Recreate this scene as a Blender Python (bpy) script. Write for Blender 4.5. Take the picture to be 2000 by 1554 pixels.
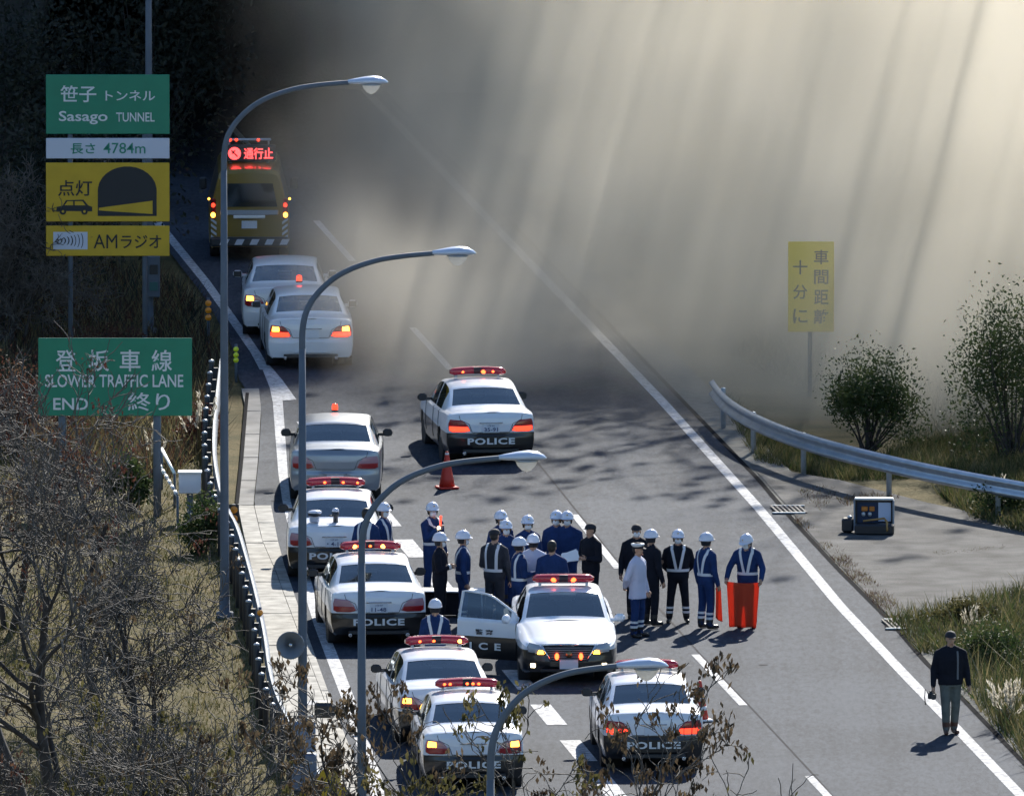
import bpy, bmesh, math, random
import numpy as np
from mathutils import Vector, Matrix, kdtree
from mathutils.bvhtree import BVHTree

for _o in list(bpy.data.objects):
    bpy.data.objects.remove(_o)
SC = bpy.context.scene
COL = SC.collection
R = math.radians

# ------------------------------------------------------------------ camera
CAM_H, PITCH, FPX = 46.5, R(6.75), 38500.0      # long telephoto from a hillside, metres / pixels of the 2000 px wide photograph
cam_d = bpy.data.cameras.new('camera')
cam_d.sensor_width = 36.0
cam_d.lens = FPX / 2000.0 * 36.0
cam_d.clip_start = 5.0
cam_d.clip_end = 4000.0
cam = bpy.data.objects.new('camera', cam_d)
COL.objects.link(cam)
cam.location = (0, 0, CAM_H)
cam.rotation_euler = (math.pi / 2 - PITCH, 0, 0)
SC.camera = cam

# ------------------------------------------------------------------ sky, sun, exposure
SUN_AZ, SUN_EL = R(12.0), R(33.0)               # sun stands behind the scene, a little to the right
W = bpy.data.worlds.new('World')
SC.world = W
W.use_nodes = True
_nt = W.node_tree
_sky = _nt.nodes.new('ShaderNodeTexSky')
_sky.sky_type = 'NISHITA'
_sky.sun_disc = False
_sky.sun_elevation = SUN_EL
_sky.sun_rotation = SUN_AZ
_sky.altitude = 700
_sky.air_density = 1.3
_sky.dust_density = .4
_sky.ozone_density = 4.0
_bg = _nt.nodes['Background']
_bg.inputs['Strength'].default_value = 0.09
_nt.links.new(_sky.outputs[0], _bg.inputs['Color'])
sun_d = bpy.data.lights.new('sun', 'SUN')
sun_d.energy = 5.0
sun_d.angle = R(0.53)
sun_d.color = (1.0, 0.94, 0.84)
sun = bpy.data.objects.new('sun', sun_d)
COL.objects.link(sun)
SUN_DIR = Vector((math.sin(SUN_AZ) * math.cos(SUN_EL), math.cos(SUN_AZ) * math.cos(SUN_EL), math.sin(SUN_EL)))
sun.rotation_euler = SUN_DIR.to_track_quat('Z', 'Y').to_euler()
sun.location = (40, 300, 120)
vs = SC.view_settings
vs.view_transform = 'Standard'
vs.look = 'None'
vs.gamma = 1.0
vs.use_curve_mapping = False
vs.exposure = 0.93
cy = SC.cycles
cy.use_denoising = True
cy.use_adaptive_sampling = True
cy.adaptive_threshold = 0.03
cy.max_bounces = 6
cy.diffuse_bounces = 2
cy.glossy_bounces = 3
cy.transmission_bounces = 4
cy.transparent_max_bounces = 10
cy.volume_bounces = 2
cy.caustics_reflective = False
cy.caustics_refractive = False
cy.sample_clamp_indirect = 4.0

# ------------------------------------------------------------------ helpers
_cp, _sp = math.cos(PITCH), math.sin(PITCH)


def G(u, v, z=0.0):
    """World point at height z seen at pixel (u, v) of the photograph: how the survey of the place was made."""
    a, b = (u - 1000) / FPX, (v - 777) / FPX
    d = Vector((a, _cp - _sp * b, -_sp - _cp * b))
    t = (z - CAM_H) / d.z
    return Vector((0, 0, CAM_H)) + d * t


def PXM(u, v):
    """Photograph pixels per metre at ground point."""
    return FPX / (G(u, v) - Vector((0, 0, CAM_H))).length


MATS = {}


def mat(name, col, rough=0.6, metal=0.0, spec=0.5, emit=None, estr=0.0, noise=None, bump=None, coat=0.0):
    """noise=(scale, amount[, detail]) varies the value of the colour; bump=(scale, strength)."""
    if name in MATS:
        return MATS[name]
    m = bpy.data.materials.new(name)
    m.use_nodes = True
    nt = m.node_tree
    p = nt.nodes['Principled BSDF']
    c = (col[0], col[1], col[2], 1)
    p.inputs['Base Color'].default_value = c
    p.inputs['Roughness'].default_value = rough
    p.inputs['Metallic'].default_value = metal
    p.inputs['Specular IOR Level'].default_value = spec
    if coat:
        p.inputs['Coat Weight'].default_value = coat
        p.inputs['Coat Roughness'].default_value = 0.08
    if emit:
        p.inputs['Emission Color'].default_value = (*emit, 1)
        p.inputs['Emission Strength'].default_value = estr
    if noise or bump:
        tc = nt.nodes.new('ShaderNodeTexCoord')
    if noise:
        n = nt.nodes.new('ShaderNodeTexNoise')
        n.inputs['Scale'].default_value = noise[0]
        n.inputs['Detail'].default_value = noise[2] if len(noise) > 2 else 5
        nt.links.new(tc.outputs['Object'], n.inputs['Vector'])
        rmp = nt.nodes.new('ShaderNodeValToRGB')
        k = noise[1]
        rmp.color_ramp.elements[0].position = 0.3
        rmp.color_ramp.elements[1].position = 0.7
        rmp.color_ramp.elements[0].color = tuple(x * (1 - k) for x in col) + (1,)
        rmp.color_ramp.elements[1].color = tuple(min(1, x * (1 + k)) for x in col) + (1,)
        nt.links.new(n.outputs[0], rmp.inputs[0])
        nt.links.new(rmp.outputs[0], p.inputs['Base Color'])
    if bump:
        n2 = nt.nodes.new('ShaderNodeTexNoise')
        n2.inputs['Scale'].default_value = bump[0]
        n2.inputs['Detail'].default_value = 4
        nt.links.new(tc.outputs['Object'], n2.inputs['Vector'])
        b = nt.nodes.new('ShaderNodeBump')
        b.inputs['Strength'].default_value = bump[1]
        b.inputs['Distance'].default_value = 0.02
        nt.links.new(n2.outputs[0], b.inputs['Height'])
        nt.links.new(b.outputs[0], p.inputs['Normal'])
    MATS[name] = m
    return m


class MB:
    """Collects shapes into one mesh."""

    def __init__(s):
        s.v, s.f, s.m, s.sm = [], [], [], []

    def add(s, vs_, fs, mi=0, smooth=False):
        o = len(s.v)
        s.v += [tuple(p) for p in vs_]
        for f in fs:
            s.f.append(tuple(i + o for i in f))
            s.m.append(mi)
            s.sm.append(smooth)
        return s

    def box(s, c, size, mi=0, rot=None, taper=(1, 1)):
        hx, hy, hz = size[0] / 2, size[1] / 2, size[2] / 2
        pts = []
        for z in (-1, 1):
            tx, ty = taper if z > 0 else (1, 1)
            for x, y in ((-1, -1), (1, -1), (1, 1), (-1, 1)):
                p = Vector((x * hx * tx, y * hy * ty, z * hz))
                if rot is not None:
                    p = rot @ p
                pts.append(p + Vector(c))
        return s.add(pts, [(3, 2, 1, 0), (4, 5, 6, 7), (0, 1, 5, 4), (1, 2, 6, 5), (2, 3, 7, 6), (3, 0, 4, 7)], mi)

    def cbox(s, c, size, ch, mi=0, rot=None):
        """Box with chamfered edges: corners cut by ch."""
        hx, hy, hz = (d / 2 for d in size)
        ch = min(ch, hx * .9, hy * .9, hz * .9)
        loops = []
        for z, k in ((-hz, 1), (-hz + ch, 0), (hz - ch, 0), (hz, 1)):
            a, b = hx - ch * k, hy - ch * k
            cc = ch * (1.0 if not k else 0.6)
            ring = [(-a + cc, -b), (a - cc, -b), (a, -b + cc), (a, b - cc), (a - cc, b), (-a + cc, b), (-a, b - cc), (-a, -b + cc)]
            loops.append([Vector((x, y, z)) for x, y in ring])
        pts = [p for l in loops for p in l]
        if rot is not None:
            pts = [rot @ p for p in pts]
        pts = [p + Vector(c) for p in pts]
        fs = [tuple(range(7, -1, -1)), tuple(range(24, 32))]
        for k in range(3):
            for i in range(8):
                j = (i + 1) % 8
                fs.append((k * 8 + i, k * 8 + j, k * 8 + 8 + j, k * 8 + 8 + i))
        return s.add(pts, fs, mi)

    def tube(s, path, rad, n=8, mi=0, smooth=True, cap=True, sx=1.0):
        path = [Vector(p) for p in path]
        if not hasattr(rad, '__len__'):
            rad = [rad] * len(path)
        vs_, ref = [], None
        for i, p in enumerate(path):
            t = (path[min(i + 1, len(path) - 1)] - path[max(i - 1, 0)])
            if t.length < 1e-9:
                t = Vector((0, 0, 1))
            t.normalize()
            if ref is None:
                ref = Vector((1, 0, 0)) if abs(t.x) < 0.9 else Vector((0, 1, 0))
            a = (ref - t * ref.dot(t))
            if a.length < 1e-6:
                a = t.orthogonal()
            a.normalize()
            ref = a
            b = t.cross(a)
            for k in range(n):
                an = 2 * math.pi * k / n
                vs_.append(p + (a * math.cos(an) * sx + b * math.sin(an)) * rad[i])
        fs = []
        for i in range(len(path) - 1):
            for k in range(n):
                k2 = (k + 1) % n
                fs.append((i * n + k, i * n + k2, i * n + n + k2, i * n + n + k))
        s.add(vs_, fs, mi, smooth)
        if cap:
            o = len(s.v) - len(vs_)
            s.f.append(tuple(o + k for k in range(n - 1, -1, -1)))
            s.m.append(mi)
            s.sm.append(False)
            e = o + (len(path) - 1) * n
            s.f.append(tuple(e + k for k in range(n)))
            s.m.append(mi)
            s.sm.append(False)
        return s

    def lathe(s, prof, n=16, mi=0, M=None, smooth=True, mis=None):
        """prof: (r, z) pairs around local Z."""
        vs_ = []
        for r, z in prof:
            for k in range(n):
                a = 2 * math.pi * k / n
                p = Vector((r * math.cos(a), r * math.sin(a), z))
                vs_.append(M @ p if M is not None else p)
        o = len(s.v)
        s.v += [tuple(p) for p in vs_]
        for i in range(len(prof) - 1):
            for k in range(n):
                k2 = (k + 1) % n
                s.f.append((o + i * n + k, o + i * n + k2, o + i * n + n + k2, o + i * n + n + k))
                s.m.append(mis[i] if mis else mi)
                s.sm.append(smooth)
        for i, rev in ((0, True), (len(prof) - 1, False)):
            if prof[i][0] > 1e-4:
                idx = [o + i * n + k for k in range(n)]
                s.f.append(tuple(reversed(idx)) if rev else tuple(idx))
                s.m.append((mis[min(i, len(mis) - 1)]) if mis else mi)
                s.sm.append(False)
        return s

    def ell(s, c, r, mi=0, n=12, k=8, rot=None, z0=-1.0, z1=1.0):
        vs_ = []
        a0, a1 = math.asin(max(-1, z0)), math.asin(min(1, z1))
        for i in range(k + 1):
            a = a0 + (a1 - a0) * i / k
            for j in range(n):
                b = 2 * math.pi * j / n
                p = Vector((math.cos(a) * math.cos(b) * r[0], math.cos(a) * math.sin(b) * r[1], math.sin(a) * r[2]))
                if rot is not None:
                    p = rot @ p
                vs_.append(p + Vector(c))
        fs = [(i * n + j, i * n + (j + 1) % n, i * n + n + (j + 1) % n, i * n + n + j) for i in range(k) for j in range(n)]
        return s.add(vs_, fs, mi, True)

    def prism(s, poly, h0, h1, M=None, mi=0):
        """poly in local XZ (x, z) extruded along local Y from h0 to h1."""
        n = len(poly)
        pts = [Vector((x, h0, z)) for x, z in poly] + [Vector((x, h1, z)) for x, z in poly]
        if M is not None:
            pts = [M @ p for p in pts]
        fs = [tuple(range(n)), tuple(range(2 * n - 1, n - 1, -1))]
        fs += [(i + n, (i + 1) % n + n, (i + 1) % n, i) for i in range(n)]
        return s.add(pts, fs, mi)

    def strip(s, A, B, mi=0, smooth=False):
        A, B = list(A), list(B)
        n = len(A)
        return s.add(A + B, [(i, i + 1, n + i + 1, n + i) for i in range(n - 1)], mi, smooth)

    def mesh(s, name, mats):
        me = bpy.data.meshes.new(name)
        me.from_pydata(s.v, [], s.f)
        for m in (mats if isinstance(mats, (list, tuple)) else [mats]):
            me.materials.append(m)
        me.polygons.foreach_set('material_index', s.m)
        me.polygons.foreach_set('use_smooth', s.sm)
        me.update()
        return me

    def build(s, name, mats, parent=None, fix=True, **kw):
        me = s.mesh(name, mats)
        if fix:
            fixn(me)
        return link(name, me, parent, **kw)


def fixn(me):
    bm = bmesh.new()
    bm.from_mesh(me)
    bmesh.ops.recalc_face_normals(bm, faces=bm.faces)
    bm.to_mesh(me)
    bm.free()


def link(name, data, parent=None, loc=None, rot=None, label=None, cat=None, group=None, kind=None):
    o = bpy.data.objects.new(name, data)
    COL.objects.link(o)
    if parent is not None:
        o.parent = parent
    if loc is not None:
        o.location = loc
    if rot is not None:
        o.rotation_euler = rot
    tag(o, label, cat, group, kind)
    return o


def tag(o, label=None, cat=None, group=None, kind=None):
    if label:
        o['label'] = label
    if cat:
        o['category'] = cat
    if group:
        o['group'] = group
    if kind:
        o['kind'] = kind
    return o


def thing(name, label, cat, loc=(0, 0, 0), rz=0.0, group=None):
    return link(name, None, None, loc, (0, 0, rz), label, cat, group)


def copy_tree(o, parent=None):
    c = o.copy()
    COL.objects.link(c)
    c.parent = parent
    for ch in o.children:
        copy_tree(ch, c)
    return c


def raw_mesh(name, verts, faces_flat, nper, mats, mi=None, smooth=False):
    """Fast numpy mesh: faces_flat (n, nper)."""
    me = bpy.data.meshes.new(name)
    verts = np.asarray(verts, dtype=np.float32)
    f = np.asarray(faces_flat, dtype=np.int32)
    n = len(f)
    me.vertices.add(len(verts))
    me.vertices.foreach_set('co', verts.ravel())
    me.loops.add(n * nper)
    me.loops.foreach_set('vertex_index', f.ravel())
    me.polygons.add(n)
    me.polygons.foreach_set('loop_start', np.arange(0, n * nper, nper, dtype=np.int32))
    me.polygons.foreach_set('loop_total', np.full(n, nper, dtype=np.int32))
    for m in (mats if isinstance(mats, (list, tuple)) else [mats]):
        me.materials.append(m)
    if mi is not None:
        me.polygons.foreach_set('material_index', np.asarray(mi, dtype=np.int32))
    if smooth:
        me.polygons.foreach_set('use_smooth', np.ones(n, dtype=bool))
    me.update(calc_edges=True)
    me.validate()
    return me


_txt_cache = {}


def text_mesh(txt, height=1.0, bold=0.0, sx=1.0, depth=0.004, spacing=1.0):
    """Letters as a mesh in the local XZ plane facing -Y, centred on the origin, cap height about `height`."""
    key = (txt, height, bold, sx, depth, spacing)
    if key in _txt_cache:
        return _txt_cache[key]
    cu = bpy.data.curves.new('lettering', 'FONT')
    cu.body = txt
    cu.align_x = 'CENTER'
    cu.align_y = 'CENTER'
    cu.size = 1.0
    cu.offset = bold
    cu.space_character = spacing
    cu.resolution_u = 3
    cu.extrude = 0.0
    o = bpy.data.objects.new('lettering', cu)
    COL.objects.link(o)
    dg = bpy.context.evaluated_depsgraph_get()
    me = bpy.data.meshes.new_from_object(o.evaluated_get(dg))
    bpy.data.objects.remove(o)
    n = len(me.vertices)
    co = np.empty(n * 3, dtype=np.float32)
    me.vertices.foreach_get('co', co)
    co = co.reshape(-1, 3)
    if n:
        mn, mx = co[:, :2].min(0), co[:, :2].max(0)
        co[:, :2] -= (mn + mx) / 2
        k = height / max(1e-6, (mx - mn)[1])
        new = np.stack([co[:, 0] * k * sx, np.full(n, -depth), co[:, 1] * k], 1).astype(np.float32)
        me.vertices.foreach_set('co', new.ravel())
        me.update()
    _txt_cache[key] = me
    return me


def text_obj(name, txt, m, parent, loc, height, bold=0.0, sx=1.0, rot=(0, 0, 0), width=None, spacing=1.0, depth=0.004):
    me = text_mesh(txt, height, bold, sx, depth, spacing).copy()
    if width and len(me.vertices):
        co = np.empty(len(me.vertices) * 3, dtype=np.float32)
        me.vertices.foreach_get('co', co)
        co = co.reshape(-1, 3)
        w = co[:, 0].max() - co[:, 0].min()
        co[:, 0] *= width / w
        me.vertices.foreach_set('co', co.ravel())
    me.materials.clear()
    me.materials.append(m)
    return link(name, me, parent, loc, rot)


def resample(pts, step):
    pts = [Vector(p) for p in pts]
    out, seg = [], [0.0]
    for a, b in zip(pts, pts[1:]):
        seg.append(seg[-1] + (b - a).length)
    n = max(2, int(seg[-1] / step) + 1)
    P = np.array([tuple(p) for p in pts])
    d = np.linspace(0, seg[-1], n)
    return [Vector((np.interp(x, seg, P[:, 0]), np.interp(x, seg, P[:, 1]), np.interp(x, seg, P[:, 2]))) for x in d]


def smooth_path(pts, it=2):
    """Chaikin rounding that keeps the ends."""
    pts = [Vector(p) for p in pts]
    for _ in range(it):
        q = [pts[0]]
        for a, b in zip(pts, pts[1:]):
            q += [a * .75 + b * .25, a * .25 + b * .75]
        q.append(pts[-1])
        pts = q
    return pts


def perp(path):
    """Horizontal unit normals to the right of a path."""
    out = []
    for i in range(len(path)):
        t = path[min(i + 1, len(path) - 1)] - path[max(i - 1, 0)]
        t.z = 0
        t.normalize()
        out.append(Vector((t.y, -t.x, 0)))
    return out


# ------------------------------------------------------------------ shared materials
M_STEEL = mat('galvanised_steel', (0.42, 0.46, 0.52), 0.45, 0.6, noise=(9, .12))
M_POLE = mat('grey_painted_steel', (0.105, 0.13, 0.17), 0.6, 0.0, spec=.2, noise=(3, .1))
M_BLACK = mat('black_rubber', (0.012, 0.012, 0.014), 0.65)
M_DARK = mat('dark_plastic', (0.025, 0.027, 0.032), 0.45)
M_CHROME = mat('chrome', (0.75, 0.76, 0.78), 0.16, 1.0)
M_WHITEP = mat('white_enamel', (0.78, 0.79, 0.8), 0.4, noise=(6, .05))
# ================================================================== SETTING
random.seed(7)
rng = np.random.default_rng(11)


def GP(pts, z=0.0):
    return [G(u, v, z) for u, v in pts]


def extend(path, near=70.0, far=90.0):
    """path runs far -> near; continue it straight at both ends."""
    a = (path[0] - path[1]).normalized() * far
    b = (path[-1] - path[-2]).normalized() * near
    return [path[0] + a] + list(path) + [path[-1] + b]


def asphalt_mat():
    m = bpy.data.materials.new('weathered_asphalt')
    m.use_nodes = True
    nt = m.node_tree
    p = nt.nodes['Principled BSDF']
    tc = nt.nodes.new('ShaderNodeTexCoord')
    def noise(scale, detail, rough=.55, stretch=None):
        n = nt.nodes.new('ShaderNodeTexNoise')
        n.inputs['Scale'].default_value = scale
        n.inputs['Detail'].default_value = detail
        n.inputs['Roughness'].default_value = rough
        if stretch:
            mp = nt.nodes.new('ShaderNodeMapping')
            mp.inputs['Rotation'].default_value = (0, 0, R(-6.5))
            mp.inputs['Scale'].default_value = stretch
            nt.links.new(tc.outputs['Object'], mp.inputs['Vector'])
            nt.links.new(mp.outputs[0], n.inputs['Vector'])
        else:
            nt.links.new(tc.outputs['Object'], n.inputs['Vector'])
        return n
    big = noise(.22, 4)
    streak = noise(1.0, 4, stretch=(1.6, .05, 1))
    fine = noise(1.0, 6, .85, stretch=(9, 2.0, 1))
    grit = noise(95, 2, .8)
    def mix(a, b, f, mode='MIX'):
        x = nt.nodes.new('ShaderNodeMix')
        x.data_type = 'FLOAT'
        nt.links.new(a, x.inputs[2])
        nt.links.new(b, x.inputs[3])
        x.inputs[0].default_value = f
        return x.outputs[0]
    s = mix(big.outputs[0], streak.outputs[0], .45)
    s = mix(s, fine.outputs[0], .6)
    s = mix(s, grit.outputs[0], .2)
    rmp = nt.nodes.new('ShaderNodeValToRGB')
    e = rmp.color_ramp.elements
    e[0].position, e[1].position = .43, .57
    e[0].color = (.024, .031, .044, 1)
    e[1].color = (.064, .076, .098, 1)
    nt.links.new(s, rmp.inputs[0])
    nt.links.new(rmp.outputs[0], p.inputs['Base Color'])
    p.inputs['Roughness'].default_value = .8
    p.inputs['Specular IOR Level'].default_value = .07
    b = nt.nodes.new('ShaderNodeBump')
    b.inputs['Strength'].default_value = .35
    b.inputs['Distance'].default_value = .01
    nt.links.new(grit.outputs[0], b.inputs['Height'])
    nt.links.new(b.outputs[0], p.inputs['Normal'])
    return m


def worn_paint(name='worn_road_paint', col=(.54, .55, .58)):
    m = bpy.data.materials.new(name)
    m.use_nodes = True
    nt = m.node_tree
    p = nt.nodes['Principled BSDF']
    tc = nt.nodes.new('ShaderNodeTexCoord')
    n = nt.nodes.new('ShaderNodeTexNoise')
    n.inputs['Scale'].default_value = 7
    n.inputs['Detail'].default_value = 8
    n.inputs['Roughness'].default_value = .75
    nt.links.new(tc.outputs['Object'], n.inputs['Vector'])
    r = nt.nodes.new('ShaderNodeValToRGB')
    e = r.color_ramp.elements
    e[0].position, e[1].position = .40, .58
    e[0].color = (.22, .225, .235, 1)
    e[1].color = (*col, 1)
    nt.links.new(n.outputs[0], r.inputs[0])
    nt.links.new(r.outputs[0], p.inputs['Base Color'])
    p.inputs['Roughness'].default_value = .8
    p.inputs['Specular IOR Level'].default_value = .15
    return m


def earth_mat(name, c0, c1, c2):
    m = bpy.data.materials.new(name)
    m.use_nodes = True
    nt = m.node_tree
    p = nt.nodes['Principled BSDF']
    tc = nt.nodes.new('ShaderNodeTexCoord')
    n = nt.nodes.new('ShaderNodeTexNoise')
    n.inputs['Scale'].default_value = .8
    n.inputs['Detail'].default_value = 9
    n.inputs['Roughness'].default_value = .7
    nt.links.new(tc.outputs['Object'], n.inputs['Vector'])
    r = nt.nodes.new('ShaderNodeValToRGB')
    e = r.color_ramp.elements
    e[0].position, e[1].position = .3, .7
    e[0].color, e[1].color = (*c0, 1), (*c2, 1)
    k = r.color_ramp.elements.new(.5)
    k.color = (*c1, 1)
    nt.links.new(n.outputs[0], r.inputs[0])
    nt.links.new(r.outputs[0], p.inputs['Base Color'])
    p.inputs['Roughness'].default_value = .95
    p.inputs['Specular IOR Level'].default_value = .1
    n2 = nt.nodes.new('ShaderNodeTexNoise')
    n2.inputs['Scale'].default_value = 14
    n2.inputs['Detail'].default_value = 5
    nt.links.new(tc.outputs['Object'], n2.inputs['Vector'])
    b = nt.nodes.new('ShaderNodeBump')
    b.inputs['Strength'].default_value = .8
    b.inputs['Distance'].default_value = .05
    nt.links.new(n2.outputs[0], b.inputs['Height'])
    nt.links.new(b.outputs[0], p.inputs['Normal'])
    return m


M_ASPH = asphalt_mat()
M_PAINT = worn_paint()
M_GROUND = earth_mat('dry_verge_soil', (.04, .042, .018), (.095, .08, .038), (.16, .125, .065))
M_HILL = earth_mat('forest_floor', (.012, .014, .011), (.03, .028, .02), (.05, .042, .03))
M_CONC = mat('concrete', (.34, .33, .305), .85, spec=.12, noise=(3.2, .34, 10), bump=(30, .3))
M_CONC_SHADE = mat('concrete_shaded', (.2, .2, .2), .85, spec=.12, noise=(1.6, .25, 9), bump=(30, .3))  # same concrete with the shade put into its colour, for the far slabs
M_PAD = mat('pad_concrete', (.085, .085, .086), .9, spec=.12, noise=(1.4, .4, 12), bump=(24, .6))
M_SLOT = mat('dark_slot', (.012, .013, .016), .95, spec=.02)

# ---- surveyed lines (far -> near)
P_SL = GP([(468, 745), (480, 800), (472, 900), (464, 986), (475, 1040), (496, 1130), (521, 1246), (535, 1330), (560, 1404), (600, 1490), (630, 1554)])
P_SR = GP([(505, 745), (511, 800), (505, 900), (496, 986), (513, 1058), (540, 1120), (562, 1180), (585, 1240), (625, 1345), (665, 1450), (700, 1554)])
P_SR2 = GP([(496, 986), (530, 987), (544, 1058), (556, 1104), (572, 1150), (592, 1210), (607, 1255), (645, 1360), (688, 1470), (716, 1554)])
P_SLOT = GP([(1205, 650), (1400, 852), (1480, 935), (1540, 1006), (1636, 1110), (1740, 1214), (1808, 1293), (1876, 1360), (2000, 1490)])
P_FARL = GP([(90, 180), (190, 310), (300, 452), (400, 580), (455, 680), (468, 745)])


_pc = {}


def path_at(path, y):
    k = id(path)
    if k not in _pc:
        ys = np.array([p.y for p in path])
        xs = np.array([p.x for p in path])
        o = np.argsort(ys)
        _pc[k] = (ys[o], xs[o], path)
    a, b, _ = _pc[k]
    return float(np.interp(y, a, b))


L_EDGE = P_FARL + extend(P_SR, near=120, far=0.01)[2:]
R_EDGE = extend(P_SLOT, near=130, far=140)


def hill_rise(x, y):
    """Height of the natural ground above the road."""
    xl = path_at(L_EDGE, y) - 3.2
    xr = path_at(R_EDGE, y) + 4.5
    z = 0.0
    if x < xl:
        d = xl - x
        z += .10 * min(d, 6)
        if y > 400:
            z += max(0, d - 1.0) * .5 * min(1, (y - 400) / 30)
    if x > xr:
        d = x - xr
        z += .32 * min(d, 40) * min(1, max(0, (y - 376) / 14))
    if y > 470:
        k = y - 470
        z += k * .9 * min(1, max(.18, (26 - x) / 16)) if True else 0
    return z


def ground_z(x, y):
    return -.05 + hill_rise(x, y)


def make_ground():
    xs = np.concatenate([np.linspace(-600, -40, 12)[:-1], np.linspace(-40, 45, 90), np.linspace(45, 600, 12)[1:]])
    ys = np.concatenate([np.linspace(-200, 250, 10)[:-1], np.linspace(250, 500, 170), np.linspace(500, 900, 14)[1:]])
    V = []
    for y in ys:
        for x in xs:
            z = -.05
            if -40 <= x <= 45 and 250 <= y <= 470:
                z = ground_z(x, y)
                xl, xr = path_at(L_EDGE, y) - 3.0, path_at(R_EDGE, y) + 4.0
                if x < xl or x > xr:
                    z += .10 * math.sin(x * 1.7 + y * .31) * math.sin(y * .53 + x) + rng.normal(0, .025)
            elif y > 470:
                z = ground_z(max(-40, min(45, x)), 470) + (y - 470) * .02
            V.append((x, y, z))
    nx = len(xs)
    F = [(j * nx + i, j * nx + i + 1, j * nx + nx + i + 1, j * nx + nx + i) for j in range(len(ys) - 1) for i in range(nx - 1)]
    me = raw_mesh('ground', V, F, 4, M_GROUND, smooth=True)
    link('ground', me, kind='structure', label='dry grassy verge and ground around the expressway')


make_ground()

# ---- wooded hill behind, which puts the tunnel approach into shade
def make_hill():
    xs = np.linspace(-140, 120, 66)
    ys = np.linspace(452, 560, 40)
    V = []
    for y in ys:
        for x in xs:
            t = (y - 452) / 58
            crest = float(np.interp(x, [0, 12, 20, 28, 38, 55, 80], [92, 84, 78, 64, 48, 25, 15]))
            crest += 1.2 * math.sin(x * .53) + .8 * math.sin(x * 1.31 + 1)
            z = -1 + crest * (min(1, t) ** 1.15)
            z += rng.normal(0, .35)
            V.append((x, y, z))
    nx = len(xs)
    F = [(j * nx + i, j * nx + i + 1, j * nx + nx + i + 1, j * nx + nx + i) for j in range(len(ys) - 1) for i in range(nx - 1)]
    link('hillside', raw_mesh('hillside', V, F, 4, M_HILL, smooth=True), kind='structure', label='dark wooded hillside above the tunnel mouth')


make_hill()

# ---- road
ys_ = np.linspace(262, 520, 130)
road = MB().strip([Vector((path_at(L_EDGE, y), y, 0)) for y in ys_], [Vector((path_at(R_EDGE, y), y, 0)) for y in ys_]).build('road', M_ASPH, kind='structure', label='grey weathered asphalt of the three-lane expressway')


def ribbon(name, path, width, z, m, parent, step=1.0):
    p = resample(path, step)
    n = perp(p)
    A = [a - b * width / 2 + Vector((0, 0, z)) for a, b in zip(p, n)]
    B = [a + b * width / 2 + Vector((0, 0, z)) for a, b in zip(p, n)]
    return MB().strip(A, B).build(name, m, parent)


def flat(name, pts, z, m, parent):
    return MB().add([Vector((p.x, p.y, z)) for p in pts], [tuple(range(len(pts)))]).build(name, m, parent)


# right edge line, left edge line with the merge arrow
RE = extend(GP([(1180, 665), (1290, 780), (1480, 990), (1640, 1182), (1770, 1320), (1900, 1455), (1995, 1554)]), near=90, far=110)
ribbon('edge_line', RE, .21, .005, M_PAINT, road)
LEm = GP([(330, 462), (400, 548), (455, 625), (500, 690), (517, 722)])
ribbon('edge_line', extend(LEm, near=.01, far=80)[:-1], .2, .005, M_PAINT, road)
flat('merge_arrow', GP([(503, 697), (514, 725), (527, 758), (533, 787), (552, 783), (579, 781), (551, 742), (531, 719), (512, 700)]), .009, M_PAINT, road)
LE_L = GP([(527, 757), (533, 787), (539, 865), (544, 927), (551, 975), (572, 1070), (592, 1150), (613, 1220), (643, 1300), (669, 1368), (695, 1450), (725, 1554)])
LE_R = GP([(549, 757), (552, 783), (558, 865), (562, 927), (567, 975), (590, 1070), (612, 1150), (635, 1220), (668, 1300), (694, 1368), (722, 1450), (757, 1554)])
LE_L = extend(LE_L, 90, .01)[1:]
LE_R = extend(LE_R, 90, .01)[1:]
MB().strip([p + Vector((0, 0, .005)) for p in LE_L], [p + Vector((0, 0, .005)) for p in LE_R]).build('edge_line', M_PAINT, road)

# thin lane dashes 8 m on / 12 m off, and the dark sealed joint they sit on
LN = extend(GP([(810, 645), (880, 720), (1050, 915), (1205, 1108), (1355, 1275), (1450, 1375), (1585, 1520), (1615, 1554)]), 90, 90)
M_SEAL = mat('joint_sealer', (.05, .05, .055), .95, spec=.05)
jn = [p + Vector((.10, 0, 0)) for p in LN]
ribbon('sealed_joint', jn, .035, .003, M_SEAL, road)
dash_ends = [((1358, 1278), (1452, 1377)), ((1122, 1005), (1207, 1110)), ((958, 812), (1032, 898)), ((806, 640), (880, 722)), ((1580, 1515), (1680, 1622))]
for a, b in dash_ends:
    ribbon('lane_dash', GP([a, b]), .15, .006, M_PAINT, road)
dash = GP([(806, 640), (880, 722)])
_dv = (dash[0] - dash[1]).normalized()
for k in range(1, 4):
    ribbon('lane_dash', [dash[1] + _dv * 20 * k, dash[1] + _dv * (20 * k + 8)], .15, .006, M_PAINT, road)
# broad broken line closing the climbing lane
BR = GP([(578, 802), (802, 1071), (1090, 1418)])
bd = (BR[2] - BR[0]).normalized()
b0 = G(802, 1071)
for k in range(-4, 14):
    a = b0 + bd * (k * 4.72 - 1.35)
    if path_at(LE_L, a.y) > a.x - .4:
        continue
    ribbon('broad_dash', [a, a + bd * 2.7], .36, .007, M_PAINT, road)
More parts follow.
